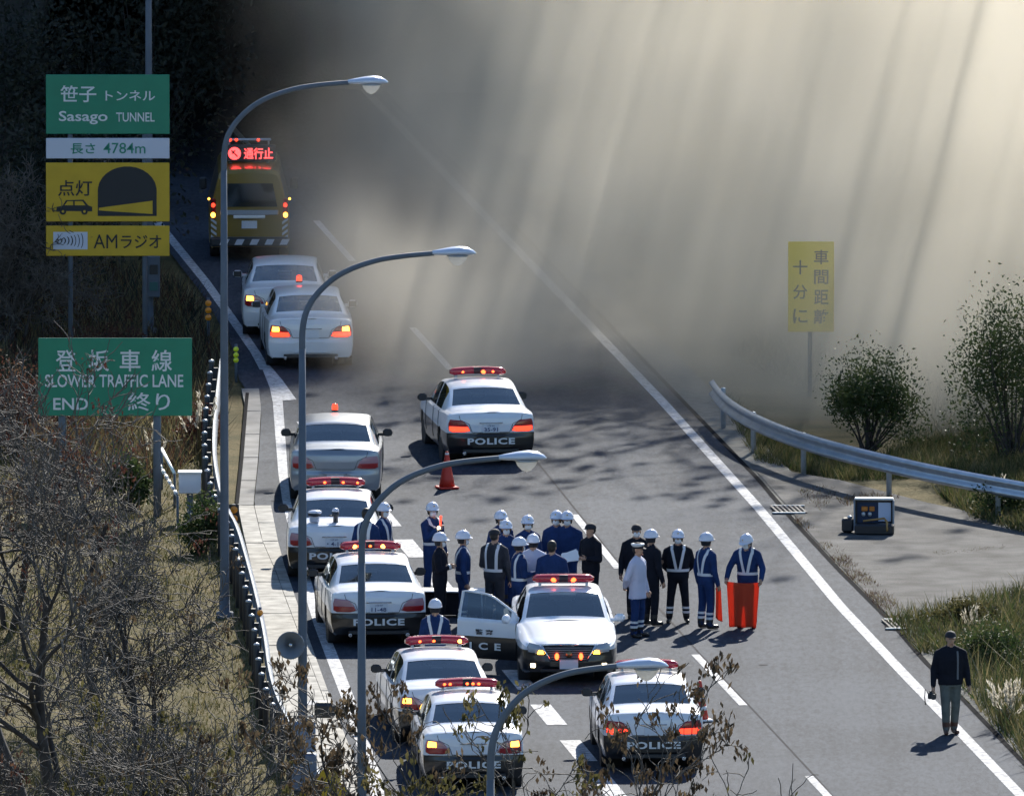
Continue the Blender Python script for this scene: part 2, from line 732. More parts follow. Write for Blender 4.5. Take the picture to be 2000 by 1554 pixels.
# smaller wear: tar patches and cracks across the lanes
for (u, v, w, l) in ((1490, 1298, .22, .03), (545, 978, .4, .03), (525, 1118, .3, .03)):
    c = G(u, v)
    flat('tar_patch', [c + Vector((math.cos(a) * w / 2 * random.uniform(.7, 1.2), math.sin(a) * l * 2.5 * random.uniform(.7, 1.3), 0)) for a in np.linspace(0, 6.28, 9)[:-1]], .0045, M_SEAL, road)

# ---- concrete shoulder slabs and gutter stones on the left
def slabs(name, label, A, B, joints, z, m, h=.07):
    root = link(name, None, None, kind='structure', label=label)
    for a, b in zip(joints, joints[1:]):
        ys2 = np.linspace(a, b - .09, 5)
        LA = [Vector((path_at(A, y), y, z + random.uniform(-.003, .003))) for y in ys2]
        LB = [Vector((path_at(B, y) - .012, y, z + random.uniform(-.003, .003))) for y in ys2]
        mb = MB()
        mb.strip(LA, LB)
        lowA = [p - Vector((0, 0, h)) for p in LA]
        lowB = [p - Vector((0, 0, h)) for p in LB]
        mb.strip(lowA, LA)
        mb.strip(LB, lowB)
        mb.add([LA[0], LB[0], lowB[0], lowA[0]], [(0, 1, 2, 3)])
        mb.add([LA[-1], LB[-1], lowB[-1], lowA[-1]], [(0, 1, 2, 3)])
        mb.build('concrete_slab', m, root)
    return root


def yv(*vs_):
    return [G(520, v).y for v in vs_]


jA = yv(1700, 1620, 1540, 1465, 1392, 1322, 1262, 1200, 1138, 1062, 988)
slabs('concrete_shoulder', 'pale concrete slabs of the shoulder beside the climbing lane', extend(P_SL), extend(P_SR), jA, .03, M_CONC)
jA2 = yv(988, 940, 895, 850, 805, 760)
slabs('shaded_shoulder', 'concrete shoulder slabs coloured darker where they run into the shade', extend(P_SL), extend(P_SR), jA2, .028, M_CONC_SHADE)
jB = yv(1640, 1560, 1490, 1420, 1350, 1280, 1225, 1165, 1105, 1058, 1022, 988)
slabs('gutter', 'narrow concrete gutter stones between the shoulder slabs and the lane', extend(P_SR, far=.01)[1:], [p for p in extend(P_SR2, far=.01)[1:]], jB, .024, M_CONC)
ribbon('drain_slot', GP([(483, 770), (480, 800), (472, 900), (463, 986)]), .07, .034, M_SLOT, road)
# white transverse bar painted on the shoulder
flat('shoulder_bar', GP([(596, 1372), (640, 1371), (644, 1379), (597, 1380)]), .036, M_PAINT, road)

# ---- right side: slot drain, grates, concrete pad
ribbon('drain_slot', extend(P_SLOT, 80, 60), .10, .006, M_SLOT, road)
M_STRIPC = mat('gravelly_edge', (.15, .15, .14), .95, spec=.12, noise=(5, .3, 8), bump=(40, .5))
_p = [p + Vector((.05, 0, 0)) for p in extend(P_SLOT, 80, 60)]
edge = MB().strip([p + Vector((0, 0, -.004)) for p in _p], [p + Vector((.75, 0, -.004)) for p in _p]).build('roadside_strip', M_STRIPC, kind='structure', label='gritty concrete strip beyond the slot drain')
pad = flat('concrete_pad', GP([(1462, 905), (1560, 925), (1640, 938), (1810, 982), (2000, 1022), (2150, 1050), (2200, 1290), (1960, 1270), (1830, 1262), (1778, 1246), (1700, 1166), (1590, 1052), (1530, 980)]), .012, M_PAD, None)
tag(pad, 'bare grey concrete pad behind the slot drain', None, None, 'structure')
for u0, v0, u1, v1, n in ((1508, 990, 1572, 1004, 7), (1728, 1212, 1796, 1230, 8)):
    root = thing('drain_grate', 'rusty slatted grate across the slot drain ' + ('below the open equipment case' if v0 < 1100 else 'beside the tall weeds'), 'grate', G((u0 + u1) / 2, (v0 + v1) / 2), 0, 'drain grates')
    w = (G(u1, v1) - G(u0, v1)).x
    d = (G(u0, v0) - G(u0, v1)).y
    MB().box((0, 0, .012), (w, d, .012)).build('pit', M_SLOT, root)
    for k in range(n):
        MB().box((-w / 2 + w * (k + .5) / n, 0, .03), (w / n * .5, d * .96, .02), 0, Matrix.Rotation(.12, 3, 'Z')).build('slat', mat('pale_steel', (.2, .185, .17), .8, .0, spec=.15), root)
    for sy in (-1, 1):
        MB().box((0, sy * d / 2, .03), (w, .03, .026)).build('frame', M_STEEL, root)


# ---- guardrails
def guardrail(name, label, top, side, post_step, post_off, beam_m, post_m, base=None, taper=False):
    """top: path along the beam's top edge at its height; side=+1 puts posts to the right of the path."""
    root = thing(name, label, 'guardrail', (top[0].x, top[0].y, 0))
    org = Vector((top[0].x, top[0].y, 0))
    path = resample(smooth_path(top, 2), .5)
    nrm = perp(path)
    prof = [(0, 0), (-.02, -.015), (-.075, -.045), (-.08, -.085), (-.03, -.125), (0, -.165), (0, -.185), (-.03, -.225), (-.08, -.265), (-.075, -.305), (-.02, -.335), (0, -.35)]
    step = 8
    for i0 in range(0, len(path) - 1, step):
        seg = range(i0, min(len(path), i0 + step + 1))
        mb = MB()
        for off in (0, .006):
            rows = []
            for j in seg:
                rows.append([path[j] - org + nrm[j] * side * (o + off) + Vector((0, 0, z)) for o, z in prof])
            k = len(prof)
            mb.add([p for r_ in rows for p in r_], [(a * k + b, a * k + b + 1, a * k + k + b + 1, a * k + k + b) for a in range(len(rows) - 1) for b in range(k - 1)], 0, True)
        mb.build('beam', beam_m, root, fix=False)
    d, n = 0.0, 0
    for j in range(1, len(path)):
        d += (path[j] - path[j - 1]).length
        if d >= post_step * n + .6:
            n += 1
            p = path[j] - org + nrm[j] * side * post_off
            zt = path[j].z + (.07 if post_off > .13 else -.05)
            gz = -.05
            mb = MB()
            mb.lathe([(.052, gz - .1), (.052, zt - .02), (.046, zt), (.0, zt + .012)], 12, 0, Matrix.Translation((p.x, p.y, 0)))
            po = mb.build('post', post_m, root)
            MB().box((p.x - nrm[j].x * side * post_off * .5, p.y - nrm[j].y * side * post_off * .5, path[j].z - .17), (.09, .09, .2)).build('bracket', post_m, po)
            c = MB().lathe([(.056, zt - .02), (.056, zt + .006), (.034, zt + .018), (0, zt + .03)], 12, 0, Matrix.Translation((p.x, p.y, 0)))
            c.build('cap', M_CAP, po) if post_off > .13 else None
    return root


M_CAP = mat('pale_post_cap', (.42, .45, .5), .35, .1)
M_RAILB = mat('dark_rail_steel', (.16, .19, .24), .42, .55, noise=(5, .2))
M_RAILP = mat('dark_post_steel', (.03, .036, .05), .5, .2, noise=(5, .2))
GL = GP([(430, 700), (418, 800), (415, 855), (416, 890), (422, 930), (430, 963), (445, 998), (461, 1025), (480, 1090), (496, 1150), (516, 1240), (523, 1305), (539, 1360), (561, 1404), (605, 1480), (650, 1560), (700, 1640)], .78)
guardrail('guardrail', 'dark steel guardrail with pale capped posts along the left shoulder', GL, 1, 2.0, .16, M_RAILB, M_RAILP)
GRr = GP([(1393, 741), (1397, 748), (1415, 771), (1457, 800), (1532, 833), (1629, 863), (1779, 899), (1906, 924), (2000, 941), (2120, 962)], .84)
M_RAILS = mat('galvanised_rail', (.4, .45, .52), .36, .75, noise=(4, .12))
guardrail('guardrail', 'silver corrugated guardrail curving away from the lane on the right', GRr, -1, 4.0, .12, M_RAILS, M_STEEL)
# ---- tunnel mouth behind the van
def make_tunnel():
    Y0, Y1 = 437.0, 458.0
    cx = (path_at(L_EDGE, Y0) + path_at(R_EDGE, Y0)) / 2 + .4
    root = thing('tunnel_portal', 'dark concrete tunnel mouth lost in shade and smoke behind the van', 'tunnel', (cx, Y0, 0))
    Rr, zs = 5.9, 1.6
    arc = [(-Rr, 0)] + [(Rr * math.cos(a) * -1, zs + Rr * math.sin(a)) for a in np.linspace(0, math.pi, 25)] + [(Rr, 0)]
    out = [(-9.5, 0)] + [(x, z) for x, z in [(-9.5 + 19 * k / 24, 10.5) for k in range(25)]] + [(9.5, 0)]
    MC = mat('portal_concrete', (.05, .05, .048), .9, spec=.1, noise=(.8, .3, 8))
    MI = mat('darkened_lining', (.02, .02, .021), .9, spec=.1, noise=(1.2, .3, 6))  # lining coloured near black to stand for the darkness inside the bore
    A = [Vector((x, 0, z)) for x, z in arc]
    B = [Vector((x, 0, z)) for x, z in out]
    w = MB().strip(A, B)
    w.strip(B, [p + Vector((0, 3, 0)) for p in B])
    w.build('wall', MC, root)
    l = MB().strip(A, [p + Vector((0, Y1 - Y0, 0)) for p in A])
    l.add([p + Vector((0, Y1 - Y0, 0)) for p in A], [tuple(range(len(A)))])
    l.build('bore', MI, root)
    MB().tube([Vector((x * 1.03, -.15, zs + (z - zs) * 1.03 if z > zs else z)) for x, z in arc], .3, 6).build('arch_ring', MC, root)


make_tunnel()
# ================================================================== VEHICLES
def paint(name, col, metal=0.0, rough=.28):
    return mat(name, col, rough, metal, .5, coat=.6, noise=(2.5, .03))


M_PWHITE = paint('police_white_paint', (.72, .75, .82))
M_PBLACK = paint('police_black_paint', (.006, .0065, .008))
M_CWHITE = paint('pearl_white_paint', (.66, .67, .71))
M_CSILVER = paint('silver_grey_paint', (.26, .29, .34), .55, .3)
M_YELLOW = paint('patrol_yellow_paint', (.22, .14, .015))
M_TYRE = mat('tyre_rubber', (.015, .015, .017), .8)
M_RIM = mat('alloy_rim', (.42, .44, .47), .3, .8)
M_SEAT = mat('seat_cloth', (.035, .037, .042), .9)
M_SHELF = mat('parcel_shelf_cloth', (.34, .36, .36), .8)
M_REDL = mat('red_lens', (.28, .008, .012), .15, spec=.6, coat=.5)
M_REDON = mat('red_lens_lit', (.5, .01, .01), .2, emit=(1, .05, .02), estr=1.6)
M_CLEARL = mat('clear_lens', (.36, .2, .24), .12, spec=.7, coat=.5)
M_AMBON = mat('amber_lamp_lit', (.8, .3, .02), .3, emit=(1, .42, .04), estr=5.0)
M_WARMON = mat('warm_lamp_lit', (.9, .8, .6), .3, emit=(1, .82, .5), estr=5.0)
M_HEADL = mat('headlamp_lens', (.3, .34, .4), .08, spec=.8, coat=1.0)
M_BARRED = mat('light_bar_red', (.42, .006, .02), .12, spec=.6, coat=.8)
M_BARTOP = mat('light_bar_cover', (.5, .09, .1), .15, spec=.6, coat=.8)
M_BARON = mat('light_bar_lamp_lit', (.8, .04, .01), .3, emit=(1, .09, .02), estr=4.0)
M_BARORG = mat('light_bar_flash', (.9, .2, .02), .3, emit=(1, .28, .06), estr=5.0)
M_PLATE = mat('number_plate_white', (.62, .66, .74), .5)
M_PLTXT = mat('plate_ink', (.03, .05, .16), .6)
M_LETW = mat('white_reflective_letters', (.72, .73, .75), .5)
M_LETK = mat('black_letters', (.015, .015, .02), .5)
M_GRILLE = mat('grille_black', (.018, .02, .026), .35)


def glass_mat():
    m = bpy.data.materials.new('tinted_car_glass')
    m.use_nodes = True
    nt = m.node_tree
    nt.nodes.remove(nt.nodes['Principled BSDF'])
    out = nt.nodes['Material Output']
    t = nt.nodes.new('ShaderNodeBsdfTransparent')
    t.inputs[0].default_value = (.42, .5, .5, 1)
    g = nt.nodes.new('ShaderNodeBsdfGlossy')
    g.inputs['Roughness'].default_value = .04
    g.inputs['Color'].default_value = (.85, .92, .95, 1)
    fr = nt.nodes.new('ShaderNodeFresnel')
    fr.inputs[0].default_value = 2.6
    mx = nt.nodes.new('ShaderNodeMixShader')
    nt.links.new(fr.outputs[0], mx.inputs[0])
    nt.links.new(t.outputs[0], mx.inputs[1])
    nt.links.new(g.outputs[0], mx.inputs[2])
    nt.links.new(mx.outputs[0], out.inputs['Surface'])
    return m


M_GLASS = glass_mat()

# ---- sedan body: stations along the length, front at +y
#        y      w     zs    ws    wr    zr    zc    zb
KEYS = np.array([
    (2.36, .760, .715, .70, .56, .745, .762, .25),
    (2.26, .815, .745, .76, .60, .778, .80, .23),
    (2.05, .860, .785, .80, .63, .822, .85, .20),
    (1.70, .888, .835, .82, .66, .875, .908, .19),
    (1.30, .896, .880, .835, .70, .922, .957, .19),
    (0.98, .898, .912, .845, .765, .955, 1.0, .19),
    (0.90, .898, .918, .848, .775, .985, 1.035, .19),
    (0.60, .898, .928, .855, .725, 1.165, 1.215, .19),
    (0.28, .898, .935, .860, .675, 1.345, 1.4, .19),
    (0.12, .898, .938, .860, .655, 1.395, 1.45, .19),
    (-.20, .898, .942, .860, .645, 1.425, 1.482, .19),
    (-.60, .898, .948, .860, .640, 1.425, 1.482, .19),
    (-.95, .897, .955, .858, .635, 1.395, 1.452, .19),
    (-1.10, .896, .958, .855, .640, 1.360, 1.415, .19),
    (-1.40, .893, .968, .848, .685, 1.215, 1.265, .20),
    (-1.68, .890, .985, .838, .735, 1.065, 1.11, .20),
    (-1.78, .888, .992, .834, .742, 1.036, 1.072, .20),
    (-2.00, .880, .998, .825, .740, 1.034, 1.064, .21),
    (-2.22, .868, 1.00, .812, .730, 1.032, 1.062, .22),
    (-2.33, .858, .997, .800, .715, 1.026, 1.052, .23),
    (-2.37, .845, .98, .785, .700, 1.005, 1.03, .25)])
ZSPLIT = .645


def smooth_station(y, keys):
    o = np.argsort(keys[:, 0])
    k = keys[o]
    return [float(np.interp(y, k[:, 0], k[:, i])) for i in range(1, 8)]


NROW = 17


def section(y, keys, zsplit):
    w, zs, ws, wr, zr, zc, zb = smooth_station(y, keys)
    rows = [(w * .90, zb), (w * .965, zb + .05), (w * .985, zb + .16), (w, .47), (w * 1.0, zsplit),
            (w * .995, zsplit + (zs - zsplit) * .45), (w * .985, zsplit + (zs - zsplit) * .8), (ws + .028, zs - .012), (ws, zs + .006), (ws - .03, zs + .022)]
    bx, bz = rows[-1]
    ex, ez = wr + .02, zr - .022
    ez = max(ez, bz + .004)
    rows += [(bx + (ex - bx) * .5 + .012 * min(1, (ez - bz) * 4), bz + (ez - bz) * .5), (ex, ez)]      # 10 mid window, 11 top of window
    rows += [(wr - .005, max(zr, ez + .004)), (wr - .06, max(zr + (zc - zr) * .38, ez + .008))]        # 12 gutter, 13 edge of roof / screen
    rows += [(wr * .62, zr + (zc - zr) * .74), (wr * .3, zr + (zc - zr) * .95), (0, zc)]
    return rows


_SEDAN = {}


def sedan_meshes(kind, keys=KEYS, split=True, spoiler=False):
    """Returns lists of (name, mesh) shared by all cars of that paint."""
    if kind in _SEDAN:
        return _SEDAN[kind]
    top_m, low_m = {'police': (M_PWHITE, M_PBLACK), 'white': (M_CWHITE, M_CWHITE), 'silver': (M_CSILVER, M_CSILVER)}[kind.split('_')[0]]
    dooropen = kind.endswith('_open')
    marks = [.90, .86, .66, .24, .18, -.33, -.41, -1.12, -1.16, -1.42, -1.66, -1.70, .82, -.37]
    ys = sorted(set([round(float(v), 3) for v in keys[:, 0]] + marks + [round(float(v), 3) for v in np.linspace(2.36, -2.37, 44)]), reverse=True)
    ys = [y for i, y in enumerate(ys) if i == 0 or ys[i - 1] - y > .018 or y in marks or abs(y + 2.37) < 1e-6]
    S = [section(y, keys, ZSPLIT) for y in ys]
    # full rows: right side (x>0) bottom -> centre -> left side bottom
    nfull = 2 * NROW - 1
    P = []
    for y, s in zip(ys, S):
        P.append([Vector((x, y, z)) for x, z in s] + [Vector((-x, y, z)) for x, z in reversed(s[:-1])])
    axle = (1.42, -1.43)
    RW = .365

    def arch(p, j):
        """snap body points on the sides to the wheel arch circle"""
        for a in axle:
            d = Vector((p.y - a, p.z - .31))
            if d.length < RW + .03 and p.z < .72:
                if abs(d.length - RW) < .075:
                    d = d.normalized() * RW
                    return Vector((p.x, a + d.x, .31 + d.y)), d.length <= RW + 1e-4
                return p, d.length < RW
        return p, False

    inside = {}
    for i in range(len(ys)):
        for j in list(range(0, 7)) + list(range(nfull - 7, nfull)):
            q, ins = arch(P[i][j], j)
            P[i][j] = q
            inside[(i, j)] = ins
    verts = [p for r_ in P for p in r_]
    body = MB()
    body.v = [tuple(p) for p in verts]
    glass = {}
    door = MB()

    def half(j):
        return j if j < NROW - 1 else nfull - 2 - j

    for i in range(len(ys) - 1):
        ym = (ys[i] + ys[i + 1]) / 2
        for j in range(nfull - 1):
            h = half(j)
            q = (i * nfull + j, i * nfull + j + 1, (i + 1) * nfull + j + 1, (i + 1) * nfull + j)
            if h < 6 and all(inside.get((a, b), False) for a, b in ((i, j), (i, j + 1), (i + 1, j + 1), (i + 1, j))):
                continue
            g = None
            side = 'r' if j < NROW - 1 else 'l'
            if h in (9, 10):
                if -.33 < ym < .66:
                    g = 'side_window_f' + side
                elif -1.16 < ym < -.41:
                    g = 'side_window_b' + side
            if h >= 13:
                if .24 < ym < .86:
                    g = 'windscreen'
                elif -1.66 < ym < -1.16:
                    g = 'rear_window'
            if dooropen and side == 'r' and -.37 < ym < .82 and 1 <= h <= 10:
                o = len(door.v)
                door.v += [tuple(verts[k]) for k in q]
                door.f.append((o, o + 1, o + 2, o + 3))
                door.m.append(2 if g else (1 if h < 4 else 0))
                door.sm.append(True)
                continue
            if g:
                gm = glass.setdefault(g, MB())
                o = len(gm.v)
                gm.v += [tuple(verts[k]) for k in q]
                gm.f.append((o, o + 1, o + 2, o + 3))
                gm.m.append(0)
                gm.sm.append(True)
                continue
            body.f.append(q)
            body.m.append(1 if h < 4 else 0)
            body.sm.append(True)
    # rear and front closing faces by horizontal slices
    def fascia(i_end, sgn, prof):
        sec = S[i_end]
        y0 = ys[i_end]
        zz = [z for x, z in sec]
        xx = [x for x, z in sec]
        sl = sorted(set([round(z, 4) for z in zz] + [.30, .36, .42, .53, .575, .615, .69, .74, .80, .86, .92]))
        sl = [z for z in sl if zz[0] <= z <= zz[-1]]
        nT = 19
        rows = []
        for z in sl:
            wz = float(np.interp(z, zz, xx))
            r_ = []
            for k in range(nT):
                t = -1 + 2 * k / (nT - 1)
                t = math.copysign(abs(t) ** .8, t)
                b = (1 - abs(t) ** 3.0)
                r_.append(Vector((wz * t, y0 + sgn * b * prof(z), z)))
            rows.append(r_)
        o = len(body.v)
        body.v += [tuple(p) for r_ in rows for p in r_]
        for a in range(len(rows) - 1):
            for k in range(nT - 1):
                body.f.append((o + a * nT + k, o + a * nT + k + 1, o + (a + 1) * nT + k + 1, o + (a + 1) * nT + k))
                body.m.append(1 if (sl[a] + sl[a + 1]) / 2 < ZSPLIT else 0)
                body.sm.append(True)

    fascia(len(ys) - 1, -1, REARP)
    fascia(0, 1, FRONTP)
    me = body.mesh('body', [top_m, low_m])
    bm = bmesh.new()
    bm.from_mesh(me)
    bmesh.ops.remove_doubles(bm, verts=bm.verts, dist=.004)
    bmesh.ops.recalc_face_normals(bm, faces=bm.faces)
    bm.to_mesh(me)
    bm.free()
    me.set_sharp_from_angle(angle=R(34))
    parts = [('body', me)]
    for g, gm in glass.items():
        m2 = gm.mesh(g, [M_GLASS])
        bm = bmesh.new()
        bm.from_mesh(m2)
        bmesh.ops.remove_doubles(bm, verts=bm.verts, dist=.002)
        bmesh.ops.recalc_face_normals(bm, faces=bm.faces)
        for v in bm.verts:
            v.co -= v.normal * .006
        bm.to_mesh(m2)
        bm.free()
        parts.append((g[:11] if g.startswith('side') else g, m2))
    dm = None
    if dooropen:
        dm = door.mesh('door', [top_m, low_m, M_GLASS])
        bm = bmesh.new()
        bm.from_mesh(dm)
        bmesh.ops.remove_doubles(bm, verts=bm.verts, dist=.002)
        bmesh.ops.recalc_face_normals(bm, faces=bm.faces)
        bm.to_mesh(dm)
        bm.free()
    _SEDAN[kind] = (parts, dm)
    return _SEDAN[kind]


def REARP(z):
    return .075 * min(1, max(0, (1.045 - z) * 9)) + (.03 if z < .585 else 0) - (.05 if z < .33 else 0) - max(0, z - .80) * .12


def FRONTP(z):
    return .10 * min(1, max(0, (.79 - z) * 8)) + (.03 if z < .52 else 0) - (.05 if z < .32 else 0)


def rear_y(x, z, w=.845):
    t = min(1, abs(x) / w)
    return -2.37 - (1 - t ** 3.0) * REARP(z)


def front_y(x, z, w=.76):
    t = min(1, abs(x) / w)
    return 2.36 + (1 - t ** 3.0) * FRONTP(z)


def wrap_patch(poly, yf, sgn, off, m, name):
    """A lens laid on the rounded end of a body: polygon in (x, z), finely divided, raised by off."""
    bm = bmesh.new()
    vs_ = [bm.verts.new((x, 0, z)) for x, z in poly]
    f = bm.faces.new(vs_)
    bmesh.ops.triangulate(bm, faces=[f])
    for _ in range(3):
        bmesh.ops.subdivide_edges(bm, edges=bm.edges[:], cuts=1, use_grid_fill=True)
    rim = [e for e in bm.edges if e.is_boundary]
    for v in bm.verts:
        x, z = v.co.x, v.co.z
        v.co.y = yf(x, z) + sgn * off
    r2 = bmesh.ops.extrude_edge_only(bm, edges=rim)
    for v in [g for g in r2['geom'] if isinstance(g, bmesh.types.BMVert)]:
        v.co.y -= sgn * off * 2
    bmesh.ops.recalc_face_normals(bm, faces=bm.faces)
    me = bpy.data.meshes.new(name)
    bm.to_mesh(me)
    bm.free()
    me.materials.append(m)
    for p in me.polygons:
        p.use_smooth = True
    return me


def mirror_mesh(me):
    m2 = me.copy()
    co = np.empty(len(m2.vertices) * 3, dtype=np.float32)
    m2.vertices.foreach_get('co', co)
    co = co.reshape(-1, 3)
    co[:, 0] *= -1
    m2.vertices.foreach_set('co', co.ravel())
    m2.flip_normals()
    m2.update()
    return m2


def wheel_mesh():
    M = Matrix.Rotation(math.pi / 2, 4, 'Y')
    t = MB().lathe([(.21, -.10), (.30, -.105), (.325, -.085), (.332, -.05), (.332, .05), (.325, .085), (.30, .105), (.21, .10)], 28, 0, M)
    tyre = t.mesh('wheel', [M_TYRE])
    fixn(tyre)
    r_ = MB().lathe([(.215, -.09), (.215, .085), (.195, .098), (.19, .06), (.06, .055), (.05, .085), (0, .088)], 28, 0, M)
    for k in range(10):
        a = 2 * math.pi * k / 10
        rot = Matrix.Rotation(a, 3, 'X')
        r_.box(rot @ Vector((.076, 0, .12)), (.022, .032, .16), 0, rot)
    rim = r_.mesh('rim', [M_RIM])
    fixn(rim)
    return tyre, rim


TYRE, RIM = wheel_mesh()


def interior_mesh():
    mb = MB()
    mb.box((0, -.35, .50), (1.5, 2.5, .04), 0)
    mb.cbox((0, -1.02, .62), (1.36, .5, .26), .06, 0)
    mb.cbox((0, -1.26, .84), (1.34, .16, .46), .06, 0, Matrix.Rotation(R(-14), 3, 'X'))
    for x in (-.36, .36):
        mb.cbox((x, -.05, .62), (.52, .5, .24), .06, 0)
        mb.cbox((x, -.34, .90), (.50, .15, .6), .06, 0, Matrix.Rotation(R(-10), 3, 'X'))
        mb.cbox((x, -.42, 1.25), (.25, .09, .16), .04, 0)
        mb.cbox((x * 1.05, -1.34, 1.10), (.24, .08, .12), .03, 0)
    mb.cbox((0, .70, .86), (1.42, .34, .2), .05, 0)
    mb.box((0, -1.50, .965), (1.36, .36, .02), 1)
    mb.tube([(.36, .52, .92), (.36, .5, .96)], .17, 14, 0)
    me = mb.mesh('seats', [M_SEAT, M_SHELF])
    fixn(me)
    return me


INTERIOR = interior_mesh()


def arch_mesh():
    mb = MB()
    for y in (1.42, -1.43):
        for s in (-1, 1):
            M = Matrix.Translation((s * .68, y, .31)) @ Matrix.Rotation(math.pi / 2, 4, 'Y')
            mb.lathe([(.36, -.19), (.36, .19)], 22, 0, M)
    mb.box((0, 0, .27), (1.30, 4.3, .1))
    me = mb.mesh('underbody', [M_BLACK])
    return me


UNDER = arch_mesh()

TAIL_POLY = [(.40, .695), (.46, .80), (.55, .885), (.80, .91), (.83, .82), (.825, .70), (.76, .665), (.52, .665)]
TAIL_LOW = [(.42, .690), (.455, .765), (.815, .775), (.815, .70), (.76, .672), (.52, .672)]
TAIL_AMB = [(.64, .785), (.645, .872), (.775, .885), (.79, .80), (.785, .785)]


def mirror_cover(s, m):
    mb = MB()
    mb.cbox((s * .985, .66, 1.0), (.19, .12, .145), .045, 0)
    mb.cbox((s * .865, .68, .965), (.16, .07, .06), .015, 0)
    mb.cbox((s * .985, .60, 1.0), (.16, .012, .115), .005, 1)
    me = mb.mesh('wing_mirror', [m, M_DARK])
    fixn(me)
    return me


def light_bar_mesh():
    """Swept red roof bar: parts body, lamps, feet."""
    # local origin on the roof, x across, y forward
    prof = []
    n = 15
    body = MB()
    rows = []
    for k in range(n):
        t = -1 + 2 * k / (n - 1)
        x = t * .555
        e = 1 - max(0, abs(t) - .86) / .14 * .55
        yc = -.10 * abs(t) ** 1.3
        zc_ = .14 - .022 * abs(t) ** 2
        hy, hz = .135 * e, .074 * e
        ring = []
        for a in range(12):
            an = 2 * math.pi * a / 12
            cx, cz = math.cos(an), math.sin(an)
            ring.append(Vector((x, yc + hy * math.copysign(abs(cx) ** .6, cx), zc_ + hz * math.copysign(abs(cz) ** .6, cz))))
        rows.append(ring)
    V = [p for r_ in rows for p in r_]
    F, MI = [], []
    for i in range(n - 1):
        for a in range(12):
            F.append((i * 12 + a, i * 12 + (a + 1) % 12, i * 12 + 12 + (a + 1) % 12, i * 12 + 12 + a))
            MI.append(1 if 1 < a < 4 else (2 if (n // 2 - 1) <= i <= n // 2 and not 1 < a < 4 else 0))
    for f, m_ in zip(F, MI):
        body.f.append(f)
        body.m.append(m_)
        body.sm.append(True)
    body.v = [tuple(p) for p in V]
    body.f.append(tuple(range(12)))
    body.f.append(tuple((n - 1) * 12 + a for a in range(11, -1, -1)))
    body.m += [0, 0]
    body.sm += [False, False]
    me = body.mesh('light_bar', [M_BARRED, M_BARTOP, mat('light_bar_speaker', (.03, .012, .014), .4)])
    fixn(me)
    feet = MB()
    for s in (-1, 1):
        feet.box((s * .42, -.03, .045), (.05, .1, .09), 0, None, (.6, .7))
    feet.box((0, 0, .055), (.9, .09, .02))
    fm = feet.mesh('mount', [M_STEEL])
    lamp = MB().ell((0, 0, 0), (.062, .03, .045), 0, 12, 8).mesh('lamp', [M_BARON])
    lamp2 = lamp.copy()
    lamp2.materials.clear()
    lamp2.materials.append(M_BARORG)
    lamp3 = MB().ell((0, 0, 0), (.03, .02, .024), 0, 10, 6).mesh('lamp', [M_BARON])
    return me, fm, lamp, lamp2, lamp3


BAR, BARF, LAMP, LAMP2, LAMP3 = light_bar_mesh()
_lens_cache = {}


def lens(key, poly, m, off, yf, sgn):
    k = (key, m.name)
    if k not in _lens_cache:
        a = wrap_patch(poly, yf, sgn, off, m, key)
        _lens_cache[k] = (a, mirror_mesh(a))
    return _lens_cache[k]


def seam_mesh():
    """Panel gaps: boot lid, doors, bumper, as thin dark lines just proud of the paint."""
    out = []
    ysr = lambda x, z: rear_y(x, z) - .004
    for s in (-1, 1):
        pts = [Vector((s * x, ysr(x, z), z)) for x, z in ((.62, .985), (.60, .9), (.43, .82), (.385, .70), (.37, .66))]
        out.append(MB().tube(pts, .005, 4, 0).mesh('panel_gap', [M_BLACK]))
    out.append(MB().tube([Vector((x, ysr(x, .655), .655)) for x in np.linspace(-.37, .37, 9)], .005, 4, 0).mesh('panel_gap', [M_BLACK]))
    for s in (-1, 1):
        for y in (.80, -.37, -1.2):
            pts = [Vector((s * (section(y, KEYS, ZSPLIT)[k][0] + .002), y + (.12 * max(0, .5 - section(y, KEYS, ZSPLIT)[k][1]) if y < -1 else 0), section(y, KEYS, ZSPLIT)[k][1])) for k in range(2, 9)]
            out.append(MB().tube(pts, .006, 4, 0).mesh('panel_gap', [M_BLACK]))
    return out


SEAM = seam_mesh()


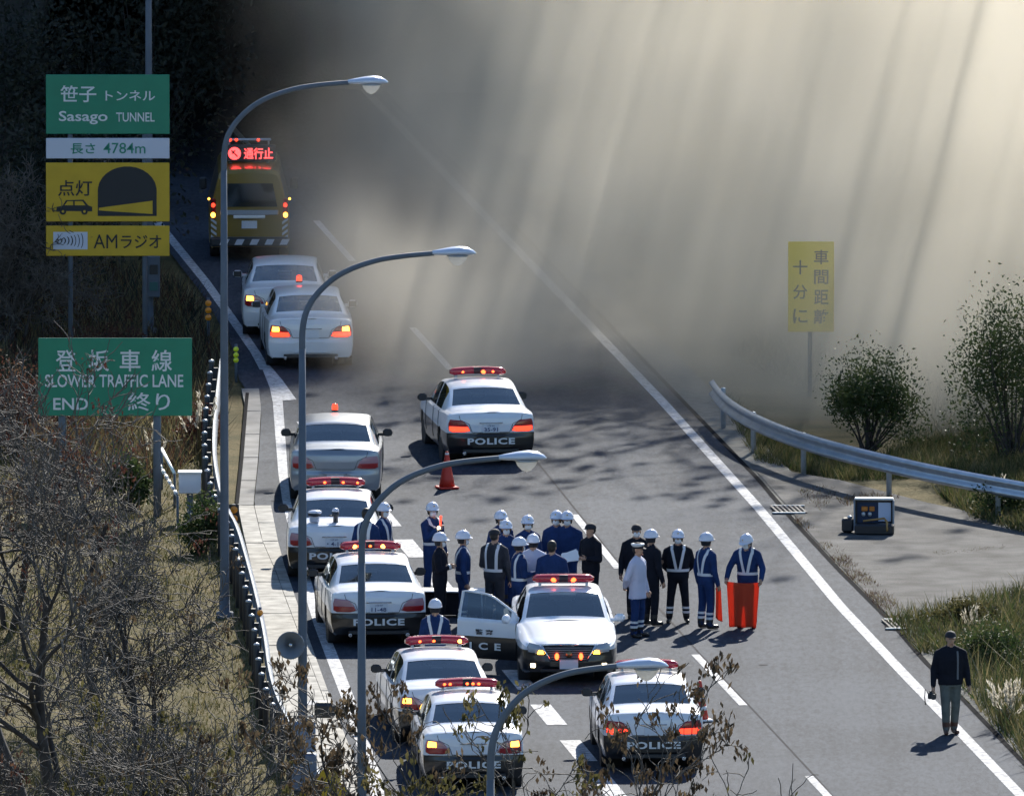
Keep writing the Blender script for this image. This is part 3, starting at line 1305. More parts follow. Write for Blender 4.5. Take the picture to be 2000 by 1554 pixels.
def make_sedan(kind, label, cat, loc, rz, group, name, plate=None, tails='off', amber=False, bar=None, beacon=None, front=False, mirror_m=None, open_door=None, tail_poly=None, plate_z=.735):
    root = thing(name, label, cat, loc, rz, group)
    parts, dm = sedan_meshes(kind)
    for n, me in parts:
        link(n, me, root)
    for sm in SEAM:
        link('panel_gap', sm, root)
    link('seats', INTERIOR, root)
    link('underbody', UNDER, root)
    for y in (1.42, -1.43):
        for s in (-1, 1):
            w = link('wheel', TYRE, root, (s * .765, y, .332), (0, 0, 0 if s > 0 else math.pi))
            link('rim', RIM, w)
    # tail lamps
    tp = TAIL_POLY
    red = M_REDON if tails == 'on' else M_REDL
    up = lens('tail_lamp', tp, M_CLEARL if tails == 'off' else M_REDL, .012, rear_y, -1)
    low = lens('red_lens', TAIL_LOW, red, .02, rear_y, -1)
    amb = lens('indicator', TAIL_AMB, M_AMBON, .022, rear_y, -1)
    for k in (0, 1):
        t = link('tail_lamp', up[k], root)
        link('red_lens', low[k], t)
        if amber:
            link('indicator', amb[k], t)
    # plate
    pl = MB().cbox((0, rear_y(0, plate_z) - .006, plate_z), (.33, .012, .165), .004).build('number_plate', [M_PLATE], root)
    yp = rear_y(0, plate_z) - .015
    if plate:
        text_obj('plate_digits', plate, M_PLTXT, pl, (0, yp, plate_z - .025), .075, .012, 1.0, width=.27)
        text_obj('plate_line', '山梨 800', M_PLTXT, pl, (0, yp, plate_z + .052), .032, .0, 1.0, width=.14)
    MB().cbox((0, rear_y(0, plate_z + .10) - .012, plate_z + .105), (.46, .03, .022), .006).build('boot_trim', [M_CHROME], root)
    # exhaust / lower diffuser
    MB().cbox((0, rear_y(0, .30) - .01, .29), (1.1, .05, .07), .01).build('diffuser', [M_DARK], root)
    for s in (-1, 1):
        MB().lathe([(.028, 0), (.034, .0), (.034, .1), (.028, .1)], 10, 0, Matrix.Translation((s * .52, -2.47, .245)) @ Matrix.Rotation(-math.pi / 2, 4, 'X')).build('exhaust_tip', [M_CHROME], root)
    mm = mirror_m or (M_PBLACK if kind.startswith('police') else (M_CWHITE if kind.startswith('white') else M_DARK))
    for s in (-1, 1):
        if open_door is not None and s > 0:
            continue
        link('wing_mirror', mirror_cover(s, mm), root)
    if bar is not None:
        b = link('light_bar', BAR, root, (0, -.15, 1.475))
        link('mount', BARF, b)
        for x in bar.get('red', ()):
            for sy in (-1, 1):
                link('lamp', LAMP, b, (x, -.10 * (abs(x) / .575) ** 1.3 + sy * .112, .122))
        for x in bar.get('orange', ()):
            for sy in (-1, 1):
                link('lamp', LAMP2, b, (x, -.10 * (abs(x) / .575) ** 1.3 + sy * .112, .122))
        for x in bar.get('small', ()):
            link('lamp', LAMP3, b, (x, -.10 * (abs(x) / .575) ** 1.3 - .128, .122))
    if beacon is not None:
        bx, by, on = beacon
        zt = 1.478
        b = MB().lathe([(.07, 0), (.07, .02), (.06, .03)], 14, 0, Matrix.Translation((bx, by, zt))).build('beacon', [M_DARK], root)
        MB().lathe([(.058, .03), (.058, .1), (.045, .14), (0, .15)], 14, 0, Matrix.Translation((bx, by, zt))).build('red_dome', [M_REDON], b)
        MB().ell((bx, by, zt + .09), (.028, .028, .035), 0, 10, 6).build('bulb', [M_WARMON], b)
    if kind.startswith('police'):
        text_obj('police_lettering', 'POLICE', M_LETW, root, (0, rear_y(0, .50) - .012, .485), .125, .035, 1.0, width=.93, spacing=1.12)
    # front end
    gr = link('grille', lens('grille', [(-.48, .735), (.48, .735), (.34, .45), (-.34, .45)], M_GRILLE, .008, front_y, 1)[0], root)
    if front:
        fr = [(-.48, .735), (.48, .735), (.32, .45), (-.32, .45)]
        pts = [Vector((x, front_y(x, z) + .022, z)) for x, z in fr]
        MB().tube([pts[3], pts[0]], .017, 6).tube([pts[0], (pts[0] + pts[1]) / 2 + Vector((0, .02, .012)), pts[1]], .017, 6).tube([pts[1], pts[2]], .017, 6).build('grille_frame', [M_CHROME], gr)
        for z in (.69, .65, .61, .57, .53, .49):
            MB().box((0, front_y(0, z) + .012, z), (.88 - (.735 - z) * 1.0, .016, .014)).build('grille_bar', [mat('grille_bar_steel', (.2, .22, .26), .35, .7)], gr)
        MB().lathe([(.055, 0), (.06, .012), (0, .02)], 18, 0, Matrix.Translation((0, front_y(0, .57) + .025, .575)) @ Matrix.Rotation(-math.pi / 2, 4, 'X')).build('emblem', [mat('emblem_gold', (.3, .24, .12), .3, .8)], gr)
        for s in (-1, 1):
            MB().ell((s * .215, front_y(.2, .5) + .05, .545), (.036, .03, .062), 0, 12, 8).build('grille_lamp', [M_BARON], gr)
        hl = [(.43, .62), (.53, .74), (.70, .775), (.745, .70), (.72, .61), (.54, .59)]
        hp = lens('head_lamp', hl, M_HEADL, .014, front_y, 1)
        ap = lens('indicator_front', [(.44, .575), (.46, .64), (.54, .645), (.56, .575)], M_AMBON, .03, front_y, 1)
        fp = lens('fog_lamp', [(.60, .335), (.60, .405), (.68, .405), (.68, .335)], M_WARMON, .02, front_y, 1)
        for k in (0, 1):
            h = link('head_lamp', hp[k], root)
            link('indicator', ap[k], h)
            link('fog_lamp', fp[k], root)
        fpz = .395
        pf = MB().cbox((0, front_y(0, fpz) + .012, fpz), (.33, .014, .165), .004).build('number_plate', [M_PLATE], root)
        MB().cbox((0, front_y(0, .30) + .006, .285), (1.0, .05, .05), .01).build('lower_grille', [M_GRILLE], root)
        hood = MB().tube([Vector((x, .99 + .06 * (x / .6) ** 2 + .02, .0)) + Vector((0, 0, 1.0 - .05 * (x / .6) ** 2)) for x in np.linspace(-.52, .52, 9)], .008, 5).build('wiper', [M_DARK], root)
        # raised crown emblem lip over the grille
    else:
        MB().box((0, front_y(0, .4) + .01, .4), (.33, .012, .16)).build('number_plate', [M_PLATE], root)
    if open_door is not None and dm is not None:
        hinge = Vector((.885, .80, 0))
        h = link('door', None, root, hinge, (0, 0, open_door))
        m2 = dm.copy()
        m2.transform(Matrix.Translation(-hinge))
        link('door_panel', m2, h)
        h.name = 'door'
        # inner lining, window frame
        fr = []
        for y in np.linspace(.74, -.36, 14):
            s_ = section(y, KEYS, ZSPLIT)
            x, z = s_[11]
            fr.append(Vector((x, y, z + .012)) - hinge)
        fr = [Vector((section(.8, KEYS, ZSPLIT)[9][0], .80, section(.8, KEYS, ZSPLIT)[9][1])) - hinge] + fr + [Vector((section(-.37, KEYS, ZSPLIT)[9][0], -.37, .95)) - hinge]
        MB().tube(fr, .022, 6).build('window_frame', [M_PWHITE], h)
        MB().box((-.085, -.585, .56), (.05, 1.1, .62)).build('door_lining', [M_SEAT], h)
        MB().ell((.115, -.14, 1.0), (.115, .075, .085), 0, 12, 8).tube([(.0, -.14, .95), (.1, -.14, .97)], .025, 6).build('wing_mirror', [M_PWHITE], h)
        t = text_mesh('ICE', .13, .03, 1.0, .004, 1.1)
        text_obj('police_lettering', 'ICE', M_LETW, h, (.031, -.60, .475), .13, .03, 1.0, rot=(0, 0, math.pi / 2), width=.62, spacing=1.9)
        text_obj('door_characters', '警 察', M_LETK, h, (.027, -.62, .73), .10, .015, 1.0, rot=(0, 0, math.pi / 2), width=.36)
        # dark opening sill
    return root


def car_loc(u, v, zref, yref, heading):
    """Place a car so that its centreline point (yref, zref) is where the photograph shows it. heading: degrees to the left of the view."""
    p = G(u, v, zref)
    a = R(heading)
    d = Vector((-math.sin(a), math.cos(a), 0))
    return Vector((p.x, p.y, 0)) - d * yref, a


YR = -2.44
PG = 'police cars stopped on the expressway'


def put_sedan(kind, label, u, v, head, name='police_car', cat='police car', group=PG, zref=.735, yref=YR, **kw):
    loc, a = car_loc(u, v, zref, yref, head)
    loc.z = .0
    return make_sedan(kind, label, cat, loc, a, group, name, **kw)


put_sedan('police', 'black and white police car alone in the middle lane nosing into the smoke', 959, 836, 7.0, plate='35-91', tails='on', bar=dict(red=(.12,), small=(-.3, .3)))
put_sedan('police', 'black and white police car behind the silver sedan, two small items on its boot', 653, 1059, 0.0, plate='・4-11', bar=dict(small=(-.2, .15, .42)))
put_sedan('police', 'black and white police car beside the grey shoulder with orange flashing roof bar', 740, 1187, 4.5, plate='11-48', bar=dict(orange=(-.30, .24), small=(.0, -.22)))
put_sedan('police', 'black and white police car with amber hazard lamps behind the crouched-looking helmeted officer', 875, 1378, 5.5, amber=True, bar=dict(small=(-.05, -.3), orange=(.42,)))
put_sedan('police', 'frontmost black and white police car half hidden by twigs, amber lamps lit', 925, 1464, 3.0, amber=True, bar=dict(small=(-.4, -.3, .0, .1, .2)))
put_sedan('police', 'black and white police car beneath the nearest lamp head, beside the striped cone', 1277, 1426, 3.0, tails='on', bar=dict())
loc, a = car_loc(1111, 1297, .395, 2.49, 180 + 2.0)
make_sedan('police_open', 'police car facing the camera with its driver door open and headlamps showing', 'police car', loc, a, PG, 'police_car', bar=dict(red=(-.17, .17)), front=True, open_door=R(62), mirror_m=M_PWHITE)
put_sedan('white', 'white sedan with a small red roof beacon, hazard lamps lit in the haze', 607, 652, 3.0, 'white_sedan', 'car', 'plain sedans in the left lane', amber=True, tails='on', beacon=(-.12, .35, True))
put_sedan('white', 'hazy white sedan between the yellow patrol van and the sedan with beacon', 556, 592, 0.5, 'white_sedan', 'car', 'plain sedans in the left lane', amber=True)
put_sedan('silver', 'silver grey sedan with a red roof beacon and aerial, right behind the merge arrow', 655, 905, 0.0, 'silver_sedan', 'car', 'plain sedans in the left lane', zref=.77, beacon=(-.03, .1, True), plate_z=.47)
# ---- yellow patrol van with a message board
def make_van(u, v, heading):
    loc, a = car_loc(u, v, .35, -2.42, heading)
    root = thing('patrol_van', 'yellow patrol van with a red road-closed message board on its roof', 'van', loc, a)
    keys = [(-2.40, .80, .30), (-2.34, .84, .27), (-1.8, .86, .24), (0, .865, .24), (1.6, .86, .24), (2.2, .80, .26), (2.36, .66, .32)]
    top = {-2.40: 1.86, -2.34: 1.95, -1.8: 2.0, 0: 2.0, 1.6: 1.95, 2.2: 1.2, 2.36: .9}
    rows = []
    ys = [k[0] for k in keys]
    for y, w, zb in keys:
        zt = top[y]
        wt = .60 if zt > 1.3 else w * .8
        r_ = [(w * .95, zb), (w, zb + .12), (w, .62), (w, 1.02), (w - (w - wt) * .12, min(1.15, zt * .75)), (wt + (w - wt) * .25, zt - .14), (wt, zt - .04), (wt * .8, zt), (0, zt + .02)]
        rows.append([Vector((x, y, z)) for x, z in r_] + [Vector((-x, y, z)) for x, z in reversed(r_[:-1])])
    n = len(rows[0])
    mb = MB()
    V = [p for r_ in rows for p in r_]
    F, MI = [], []
    gl = {}
    for i in range(len(rows) - 1):
        for j in range(n - 1):
            q = (i * n + j, i * n + j + 1, i * n + n + j + 1, i * n + n + j)
            h = j if j < (n - 1) // 2 else n - 2 - j
            if h == 4 and 1 <= i <= 3:
                g_ = gl.setdefault((i, j), MB())
                g_.add([V[k] for k in q], [(0, 1, 2, 3)], 0, True)
                continue
            F.append(q)
    mb.add(V, F, 0, True)
    mb.add(rows[0], [tuple(range(n))], 0)
    mb.add(rows[-1], [tuple(range(n - 1, -1, -1))], 0)
    body = mb.build('body', [M_YELLOW], root)
    body.data.set_sharp_from_angle(angle=R(35))
    for g_ in gl.values():
        g_.build('side_window', [M_DARK], root)
    y0 = -2.40
    MB().add([(-.60, y0 - .012, 1.16), (.60, y0 - .012, 1.16), (.50, y0 - .012, 1.66), (-.50, y0 - .012, 1.66)], [(0, 1, 2, 3)]).build('rear_window', [M_GLASS], root)
    MB().add([(-.60, y0 - .006, 1.16), (.60, y0 - .006, 1.16), (.50, y0 - .006, 1.66), (-.50, y0 - .006, 1.66)], [(0, 1, 2, 3)]).build('window_lining', [mat('van_window_dark', (.03, .035, .05), .4)], root)
    MB().cbox((0, y0 - .02, 1.04), (1.24, .04, .10), .01).build('tailgate_trim', [mat('brushed_trim', (.34, .38, .46), .3, .6)], root)
    MB().cbox((0, y0 - .035, .95), (.68, .05, .07), .012).build('handle_bar', [M_WHITEP], root)
    pl = MB().cbox((0, y0 - .02, .78), (.33, .02, .165), .004).build('number_plate', [M_PLATE], root)
    MB().cbox((0, y0 - .05, .42), (1.68, .16, .2), .04).build('bumper', [M_DARK], root)
    for s in (-1, 1):
        l = MB().cbox((s * .765, y0 - .012, 1.12), (.10, .05, .44), .02).build('tail_lamp', [M_REDL], root)
        MB().ell((s * .768, y0 - .035, 1.20), (.045, .02, .05), 0, 10, 6).build('red_lamp', [M_REDON], l)
        MB().ell((s * .772, y0 - .035, .99), (.05, .025, .06), 0, 10, 6).build('indicator', [M_AMBON], l)
        for k in range(4):
            z = .42 + k * .12
            MB().add([(s * .70, y0 - .012, z), (s * .82, y0 - .006, z + .09), (s * .82, y0 - .006, z + .15), (s * .70, y0 - .012, z + .06)], [(0, 1, 2, 3)]).build('chevron', [M_BAND0], root)
        MB().ell((s * .86, -2.30, 1.32), (.025, .03, .025), 0, 8, 6).build('marker_lamp', [M_AMBON], root)
        MB().cbox((s * .98, 1.5, 1.25), (.16, .09, .26), .03).build('wing_mirror', [M_DARK], root)
        for y in (1.55, -1.4):
            w = link('wheel', TYRE, root, (s * .74, y, .332), (0, 0, 0 if s > 0 else math.pi))
            link('rim', RIM, w)
    for k in range(5):
        x = -.64 + k * .32
        MB().add([(x, y0 - .135, .36), (x + .16, y0 - .135, .36), (x + .22, y0 - .135, .48), (x + .06, y0 - .135, .48)], [(0, 1, 2, 3)]).build('chevron', [M_BAND0], root)
    # message board
    bd = MB().cbox((0, -1.55, 2.22), (1.14, .14, .36), .02).build('message_board', [M_DARK], root)
    for x in (-.4, .4):
        MB().tube([(x, -1.5, 2.0), (x, -1.5, 2.1)], .03, 6).build('support', [M_STEEL], bd)
    M_LED = mat('red_led', (.4, .01, .01), .5, emit=(1, .05, .05), estr=2.6)
    y = -1.625
    MB().lathe([(.135, 0), (.135, .004), (0, .004)], 24, 0, Matrix.Translation((-.31, y, 2.22)) @ Matrix.Rotation(math.pi / 2, 4, 'X')).build('led_disc', [M_LED], bd)
    MB().box((-.31, y - .008, 2.22), (.19, .004, .03), 0, Matrix.Rotation(R(45), 3, 'Y')).build('led_slash', [M_DARK], bd)
    MB().box((-.33, y - .007, 2.25), (.10, .003, .028), 0, Matrix.Rotation(R(-45), 3, 'Y')).build('led_symbol', [M_DARK], bd)
    text_obj('led_lettering', '通行止', M_LED, bd, (.20, y - .004, 2.22), .24, .012, width=.62)
    lb = MB().cbox((0, -1.45, 2.50), (.95, .12, .05), .02).build('roof_bar', [M_STEEL], root)
    for x in (-.42, .42):
        MB().tube([(x, -1.45, 2.38), (x, -1.45, 2.49)], .02, 6).build('support', [M_STEEL], lb)
    for x in (-.40, -.27, .20):
        MB().ell((x, -1.53, 2.50), (.035, .03, .035), 0, 10, 6).build('lamp', [M_REDON], lb)
    return root


M_BAND0 = mat('pale_chevron', (.5, .54, .62), .6)
make_van(487, 478, 1.0)
# ================================================================== PEOPLE
M_SKIN = mat('skin', (.42, .25, .17), .55)
M_HAIRM = mat('black_hair', (.01, .009, .009), .6)
M_BLUE = mat('police_blue_cloth', (.013, .034, .115), .85, spec=.2, noise=(6, .2), bump=(13, 1.0))
M_NAVY = mat('navy_black_cloth', (.008, .010, .018), .85, spec=.2, noise=(6, .2), bump=(13, 1.0))
M_GREYC = mat('charcoal_cloth', (.03, .034, .045), .85, spec=.2, noise=(6, .2), bump=(13, 1.0))
M_WJACK = mat('white_jacket_cloth', (.5, .52, .66), .85, spec=.2, bump=(13, 1.0))
M_KHAKI = mat('grey_khaki_trousers', (.11, .125, .12), .9, spec=.1, noise=(7, .2), bump=(13, 1.0))
M_BOOT = mat('black_leather_boot', (.012, .012, .014), .4)
M_BROWNB = mat('brown_leather_shoe', (.07, .028, .018), .5)
M_GLOVEW = mat('white_glove', (.7, .7, .72), .8)
M_BAND = mat('reflective_white_band', (.62, .64, .68), .6)
M_HELMET = mat('white_helmet_shell', (.62, .65, .76), .22, coat=.7)
M_MASKW = mat('white_face_mask', (.7, .73, .78), .8)
M_CAPK = mat('dark_cap_cloth', (.012, .013, .02), .8)
M_FLAG = mat('orange_red_flag_cloth', (.62, .045, .012), .8, spec=.1)
M_PAPER = mat('white_paper', (.72, .74, .76), .8)


def capsule(mb, a, b, ra, rb, n=10):
    a, b = Vector(a), Vector(b)
    t = (b - a)
    L = t.length
    t.normalize()
    path, rad = [], []
    for k in range(4):
        an = math.pi / 2 * (1 - k / 4)
        path.append(a - t * ra * math.sin(an)); rad.append(max(.002, ra * math.cos(an)))
    for k in range(4):
        f = k / 3
        path.append(a + t * L * f); rad.append(ra + (rb - ra) * f)
    for k in range(1, 5):
        an = math.pi / 2 * k / 4
        path.append(b + t * rb * math.sin(an)); rad.append(max(.002, rb * math.cos(an)))
    mb.tube(path, rad, n)


ARMS = {  # elbow and wrist offsets for the right arm (x>0), facing +y, from the shoulder
    'down': ((.07, -.02, -.28), (.09, .05, -.52)),
    'front': ((.06, .02, -.27), (-.03, .25, -.24)),
    'low_front': ((.06, .02, -.28), (-.07, .20, -.40)),
    'crossed': ((.06, .05, -.26), (-.16, .22, -.20)),
    'forward': ((.04, .18, -.22), (-.02, .42, -.26)),
    'hold_flag': ((.12, .08, -.25), (.13, .24, -.43)),
    'hip': ((.17, -.06, -.24), (.05, .06, -.42)),
    'behind': ((.08, -.08, -.26), (-.06, -.19, -.42)),
    'up_face': ((.05, .10, -.25), (-.10, .25, -.06)),
}


def person(label, u, v, facing, arms=('down', 'down'), jacket=None, trousers=None, boots=None, headgear='helmet', mask=True, vest=None, ankles=False, hand=None, sc=1.0, stance=.11, lean=0.0, group='officers gathered on the road', stride=0.0, headturn=0.0, longcoat=False, headdrop=0.0, sleeve=None, torso_w=1.0):
    """facing: 0 towards the camera, 90 to the picture's right, 180 away. (u, v) = feet in the photograph."""
    jacket = jacket or M_BLUE
    trousers = trousers or jacket
    boots = boots or M_BOOT
    hand = hand or M_SKIN
    p = G(u, v)
    rz = math.pi + R(facing)
    root = thing('person', label, 'person', (p.x, p.y, .008), rz, group)
    lab, src = [], MB()

    def mark(k):
        lab.extend([k] * (len(src.v) - len(lab)))

    J = {}
    hipz, shz = .90, 1.405
    ly = lean
    for s in (-1, 1):
        f = s * stride
        hip = Vector((s * .088, 0, hipz - .02))
        knee = Vector((s * (.088 + stance) / 2 + s * .01, .015 + f * .6 + abs(stride) * .2, .485))
        ank = Vector((s * stance, -.02 + f, .085))
        capsule(src, hip, knee, .106, .078); mark(1)
        capsule(src, knee, ank + Vector((0, 0, .03)), .078, .068); mark(1)
        capsule(src, ank + Vector((0, 0, .06)), ank + Vector((0, -.015, -.03)), .058, .05); mark(2)
        capsule(src, ank + Vector((0, -.02, -.045)), ank + Vector((s * .03, .16, -.05)), .042, .040); mark(2)
        J['ank%d' % s] = ank
    # torso: stacked elliptical rings
    rings = [(.80, .165, .12), (.86, .188, .138), (.94, .190, .140), (1.02, .182, .136), (1.12, .190, .142), (1.24, .202, .146), (1.33, .200, .136), (1.40, .150, .108), (1.455, .078, .075)]
    if longcoat:
        rings = [(.70, .205, .155), (.76, .202, .15)] + rings[1:]
    n = 18
    V = []
    for z, a, b in rings:
        yy = ly * max(0, (z - .9) / .5)
        for k in range(n):
            an = 2 * math.pi * k / n
            V.append((a * torso_w * math.cos(an), b * math.sin(an) + yy, z))
    F = [(i * n + k, i * n + (k + 1) % n, i * n + n + (k + 1) % n, i * n + n + k) for i in range(len(rings) - 1) for k in range(n)] + [tuple(range(n - 1, -1, -1)), tuple((len(rings) - 1) * n + k for k in range(n))]
    src.add(V, F)
    mark(0)
    src.ell((0, ly * .1, .87), (.165, .122, .11)); mark(0 if longcoat else 1)
    wr = {}
    for s in (-1, 1):
        e, w = ARMS[arms[0] if s > 0 else arms[1]]
        sh = Vector((s * .185 * torso_w, ly * .95, shz - .055))
        el = sh + Vector((s * e[0], e[1], e[2]))
        wri = sh + Vector((s * w[0], w[1], w[2]))
        capsule(src, Vector((s * .06, ly * .95, shz + .03)), sh, .062, .074); mark(0)
        capsule(src, sh, el, .072, .060); mark(5)
        capsule(src, el, wri, .060, .047); mark(5)
        d = (wri - el).normalized()
        capsule(src, wri + d * .02, wri + d * .085, .030, .034); mark(3)
        wr[s] = (wri + d * .08, d, el)
    # neck and head
    hy = ly * 1.1 + headdrop * .5
    hc = Vector((0, hy + .015, 1.60 - headdrop * .35))
    capsule(src, (0, ly, 1.42), (0, hy, 1.53), .058, .055); mark(3)
    hr = Matrix.Rotation(R(headturn), 3, 'Z') @ Matrix.Rotation(-headdrop * 3.0, 3, 'X')

    def H(x, y, z):
        return hc + hr @ Vector((x, y, z))
    src.ell(H(0, -.01, .035), (.075, .093, .085), 0, 14, 10, hr); mark(3)
    src.ell(H(0, .018, -.045), (.056, .068, .078), 0, 14, 10, hr); mark(3)
    src.ell(H(0, .088, -.02), (.013, .018, .026), 0, 8, 6, hr); mark(3)
    for s in (-1, 1):
        src.ell(H(s * .076, -.01, -.01), (.012, .022, .032), 0, 8, 6, hr); mark(3)
    me0 = src.mesh('src', [M_SKIN])
    tmp = bpy.data.objects.new('tmp', me0)
    COL.objects.link(tmp)
    md = tmp.modifiers.new('r', 'REMESH')
    md.mode = 'VOXEL'
    md.voxel_size = .0165
    md.use_smooth_shade = True
    m2 = tmp.modifiers.new('s', 'SMOOTH')
    m2.factor = .5
    m2.iterations = 3
    dg = bpy.context.evaluated_depsgraph_get()
    me = bpy.data.meshes.new_from_object(tmp.evaluated_get(dg))
    bpy.data.objects.remove(tmp)
    kd = kdtree.KDTree(len(src.v))
    for i, q in enumerate(src.v):
        kd.insert(q, i)
    kd.balance()
    mi = [lab[kd.find(pl.center)[1]] for pl in me.polygons]
    hem = .72 if longcoat else .83
    for q_, pl in enumerate(me.polygons):
        c_ = pl.center
        if mi[q_] in (0, 1) and (mi[q_] == 1 or abs(c_.x) < .2) and .6 < c_.z < 1.0:
            mi[q_] = 0 if c_.z > hem else 1
        elif mi[q_] == 5:
            mi[q_] = 0
    bv = BVHTree.FromPolygons([v_.co[:] for v_ in me.vertices], [pl.vertices[:] for pl in me.polygons])
    # fingers join the same mesh
    bm = bmesh.new()
    bm.from_mesh(me)
    for f, k in zip(bm.faces, mi):
        f.material_index = k
        f.smooth = True
    fm = MB()
    for s in (-1, 1):
        tip, d, el = wr[s]
        inward = Vector((-s, .25, 0))
        acr = d.cross(inward).normalized()
        if acr.length < .1:
            acr = Vector((0, 1, 0))
        curl = (inward - d * inward.dot(d)).normalized()
        for k, (off, ln) in enumerate(((-.028, .070), (-.009, .080), (.010, .075), (.027, .058))):
            a = tip + acr * off
            b = a + d * ln * .5 + curl * .012
            c = b + d * ln * .25 + curl * .028
            fm.tube([a - d * .02, a, b, c], [.010, .010, .009, .006], 6, 3)
        a = tip - d * .05 - acr * .03
        fm.tube([a, a - acr * .025 + d * .025 + curl * .012, a - acr * .03 + d * .055 + curl * .026], [.012, .011, .008], 6, 3)
    fme = fm.mesh('f', [M_SKIN] * 4)
    bm.from_mesh(fme)
    me3 = bpy.data.meshes.new('body')
    bm.to_mesh(me3)
    bm.free()
    for m_ in (jacket, trousers, boots, hand if hand is not M_SKIN else M_SKIN):
        me3.materials.append(m_)
    # face keeps skin even with gloves
    if hand is not M_SKIN:
        me3.materials.append(M_SKIN)
        for pl in me3.polygons:
            if pl.material_index == 3 and pl.center.z > 1.42:
                pl.material_index = 4
    link('body', me3, root)

    # ---- clothing as children, laid on the body surface
    def ring(name, c0, z, half, m, rmax, off=.006, tilt=None, nn=20):
        lo, hi = [], []
        for k in range(nn + 1):
            an = 2 * math.pi * k / nn
            d = Vector((math.cos(an), math.sin(an), 0))
            for lst, zz in ((lo, z - half), (hi, z + half)):
                o = Vector((c0[0], c0[1], zz))
                h = bv.ray_cast(o + d * rmax, -d, rmax)
                r_ = (h[0] - o).length if h[0] is not None else rmax * .6
                lst.append(o + d * (r_ + off))
        MB().strip(lo, hi, 0, True).build(name, [m], root)

    def strap(name, pts, width, axis, m):
        """pts (x, z) on front (axis=+1) or back (-1)."""
        A, B = [], []
        for x, z in pts:
            for lst, dx in ((A, -width / 2), (B, width / 2)):
                o = Vector((x + dx, axis * .6 + ly, z))
                h = bv.ray_cast(o, Vector((0, -axis, 0)), 1.2)
                q = h[0] if h[0] is not None and abs(h[0].x - x) < .2 else Vector((x + dx, axis * .1 + ly, z))
                lst.append(q + Vector((0, axis * .008, 0)))
        MB().strip(A, B, 0, True).build(name, [m], root)

    if vest and vest != 'S':
        for s in (-1, 1):
            zz = np.linspace(1.40, 1.0, 9)
            x1 = .03 if vest == 'V' else .10
            xs = np.linspace(.115, x1, 9)
            strap('strap', [(s * x, z) for x, z in zip(xs, zz)], .052, 1, M_BAND)
            strap('strap', [(s * x, z) for x, z in zip(xs, zz)], .052, -1, M_BAND)
            A, B = [], []
            for y in np.linspace(.085, -.085, 7):
                for lst, dx in ((A, -.026), (B, .026)):
                    o = Vector((s * .115 + dx, y + ly, 1.62))
                    h = bv.ray_cast(o, Vector((0, 0, -1)), .5)
                    q = h[0] if h[0] is not None else Vector((o.x, o.y, 1.44))
                    lst.append(Vector((q.x, q.y, min(q.z, 1.47) + .008)))
            MB().strip(A, B, 0, True).build('strap', [M_BAND], root)
        if vest in ('V', 'H'):
            ring('belt', (0, ly * .2), 1.0, .026, M_BAND, .30)
    if vest == 'S':
        strap('camera_strap', [(-.10, z) for z in np.linspace(1.40, .93, 10)], .034, 1, mat('grey_webbing', (.12, .13, .15), .8))
    if ankles:
        for s in (-1, 1):
            a = J['ank%d' % s]
            for z in (.20, .285):
                ring('ankle_band', (a.x, a.y + .004), z, .022, M_BAND, .11, .005, nn=12)
    if sleeve:
        for s in (-1, 1):
            tip, d, el = wr[s]
            c = tip - d * .13
            MB().tube([c - d * .025, c + d * .025], .056, 10).build('cuff_band', [M_BAND], root)
    # ---- head gear
    Mh = Matrix.Translation(hc) @ hr.to_4x4()
    if headgear == 'helmet':
        mb = MB()
        mb.ell((0, -.012, .045), (.122, .142, .128), 0, 20, 8, None, 0, 1)
        mb.lathe([(.124, .045), (.127, .02), (.120, .012), (.112, .045)], 20, 0, Matrix.Translation((0, -.012, 0)) @ Matrix.Scale(1.16, 4, (0, 1, 0)))
        # short peak
        A = [Vector((math.sin(a) * .115, -.012 + math.cos(a) * .135, .055)) for a in np.linspace(-.9, .9, 9)]
        B = [Vector((math.sin(a) * .125, -.012 + math.cos(a) * .185, .030)) for a in np.linspace(-.9, .9, 9)]
        mb.strip(A, B, 0, True)
        mb.strip([p_ - Vector((0, 0, .008)) for p_ in A], [p_ - Vector((0, 0, .008)) for p_ in B], 0, True)
        mb.lathe([(.016, .0), (.012, .012), (0, .018)], 8, 0, Matrix.Translation((0, -.012, .168)))
        me_h = mb.mesh('helmet', [M_HELMET])
        me_h.transform(Mh)
        fixn(me_h)
        h = link('helmet', me_h, root)
        nb = MB()
        A = [Vector((math.sin(a) * .104, -.012 + math.cos(a) * .118, .03)) for a in np.linspace(1.25, 2 * math.pi - 1.25, 15)]
        B = [Vector((math.sin(a) * .088, -.006 + math.cos(a) * .095, -.075)) for a in np.linspace(1.35, 2 * math.pi - 1.35, 15)]
        nb.strip(A, B, 0, True)
        nm = nb.mesh('neck_guard', [M_CAPK])
        nm.transform(Mh)
        link('neck_guard', nm, h)
        em = MB().ell((0, .118, .105), (.014, .008, .014), 0, 8, 6).mesh('emblem', [mat('badge_gold', (.55, .38, .1), .3, .7)])
        em.transform(Mh)
        link('emblem', em, h)
    elif headgear in ('cap', 'peaked'):
        mb = MB()
        mb.ell((0, -.01, .055), (.092, .112, .082), 0, 18, 8, None, 0, 1)
        mb.lathe([(.095, .03), (.097, .06), (.09, .065)], 18, 0, Matrix.Translation((0, -.01, 0)) @ Matrix.Scale(1.18, 4, (0, 1, 0)))
        A = [Vector((math.sin(a) * .09, -.01 + math.cos(a) * .105, .05)) for a in np.linspace(-.9, .9, 9)]
        B = [Vector((math.sin(a) * .085, -.01 + math.cos(a) * .175, .03)) for a in np.linspace(-.9, .9, 9)]
        mb.strip(A, B, 0, True)
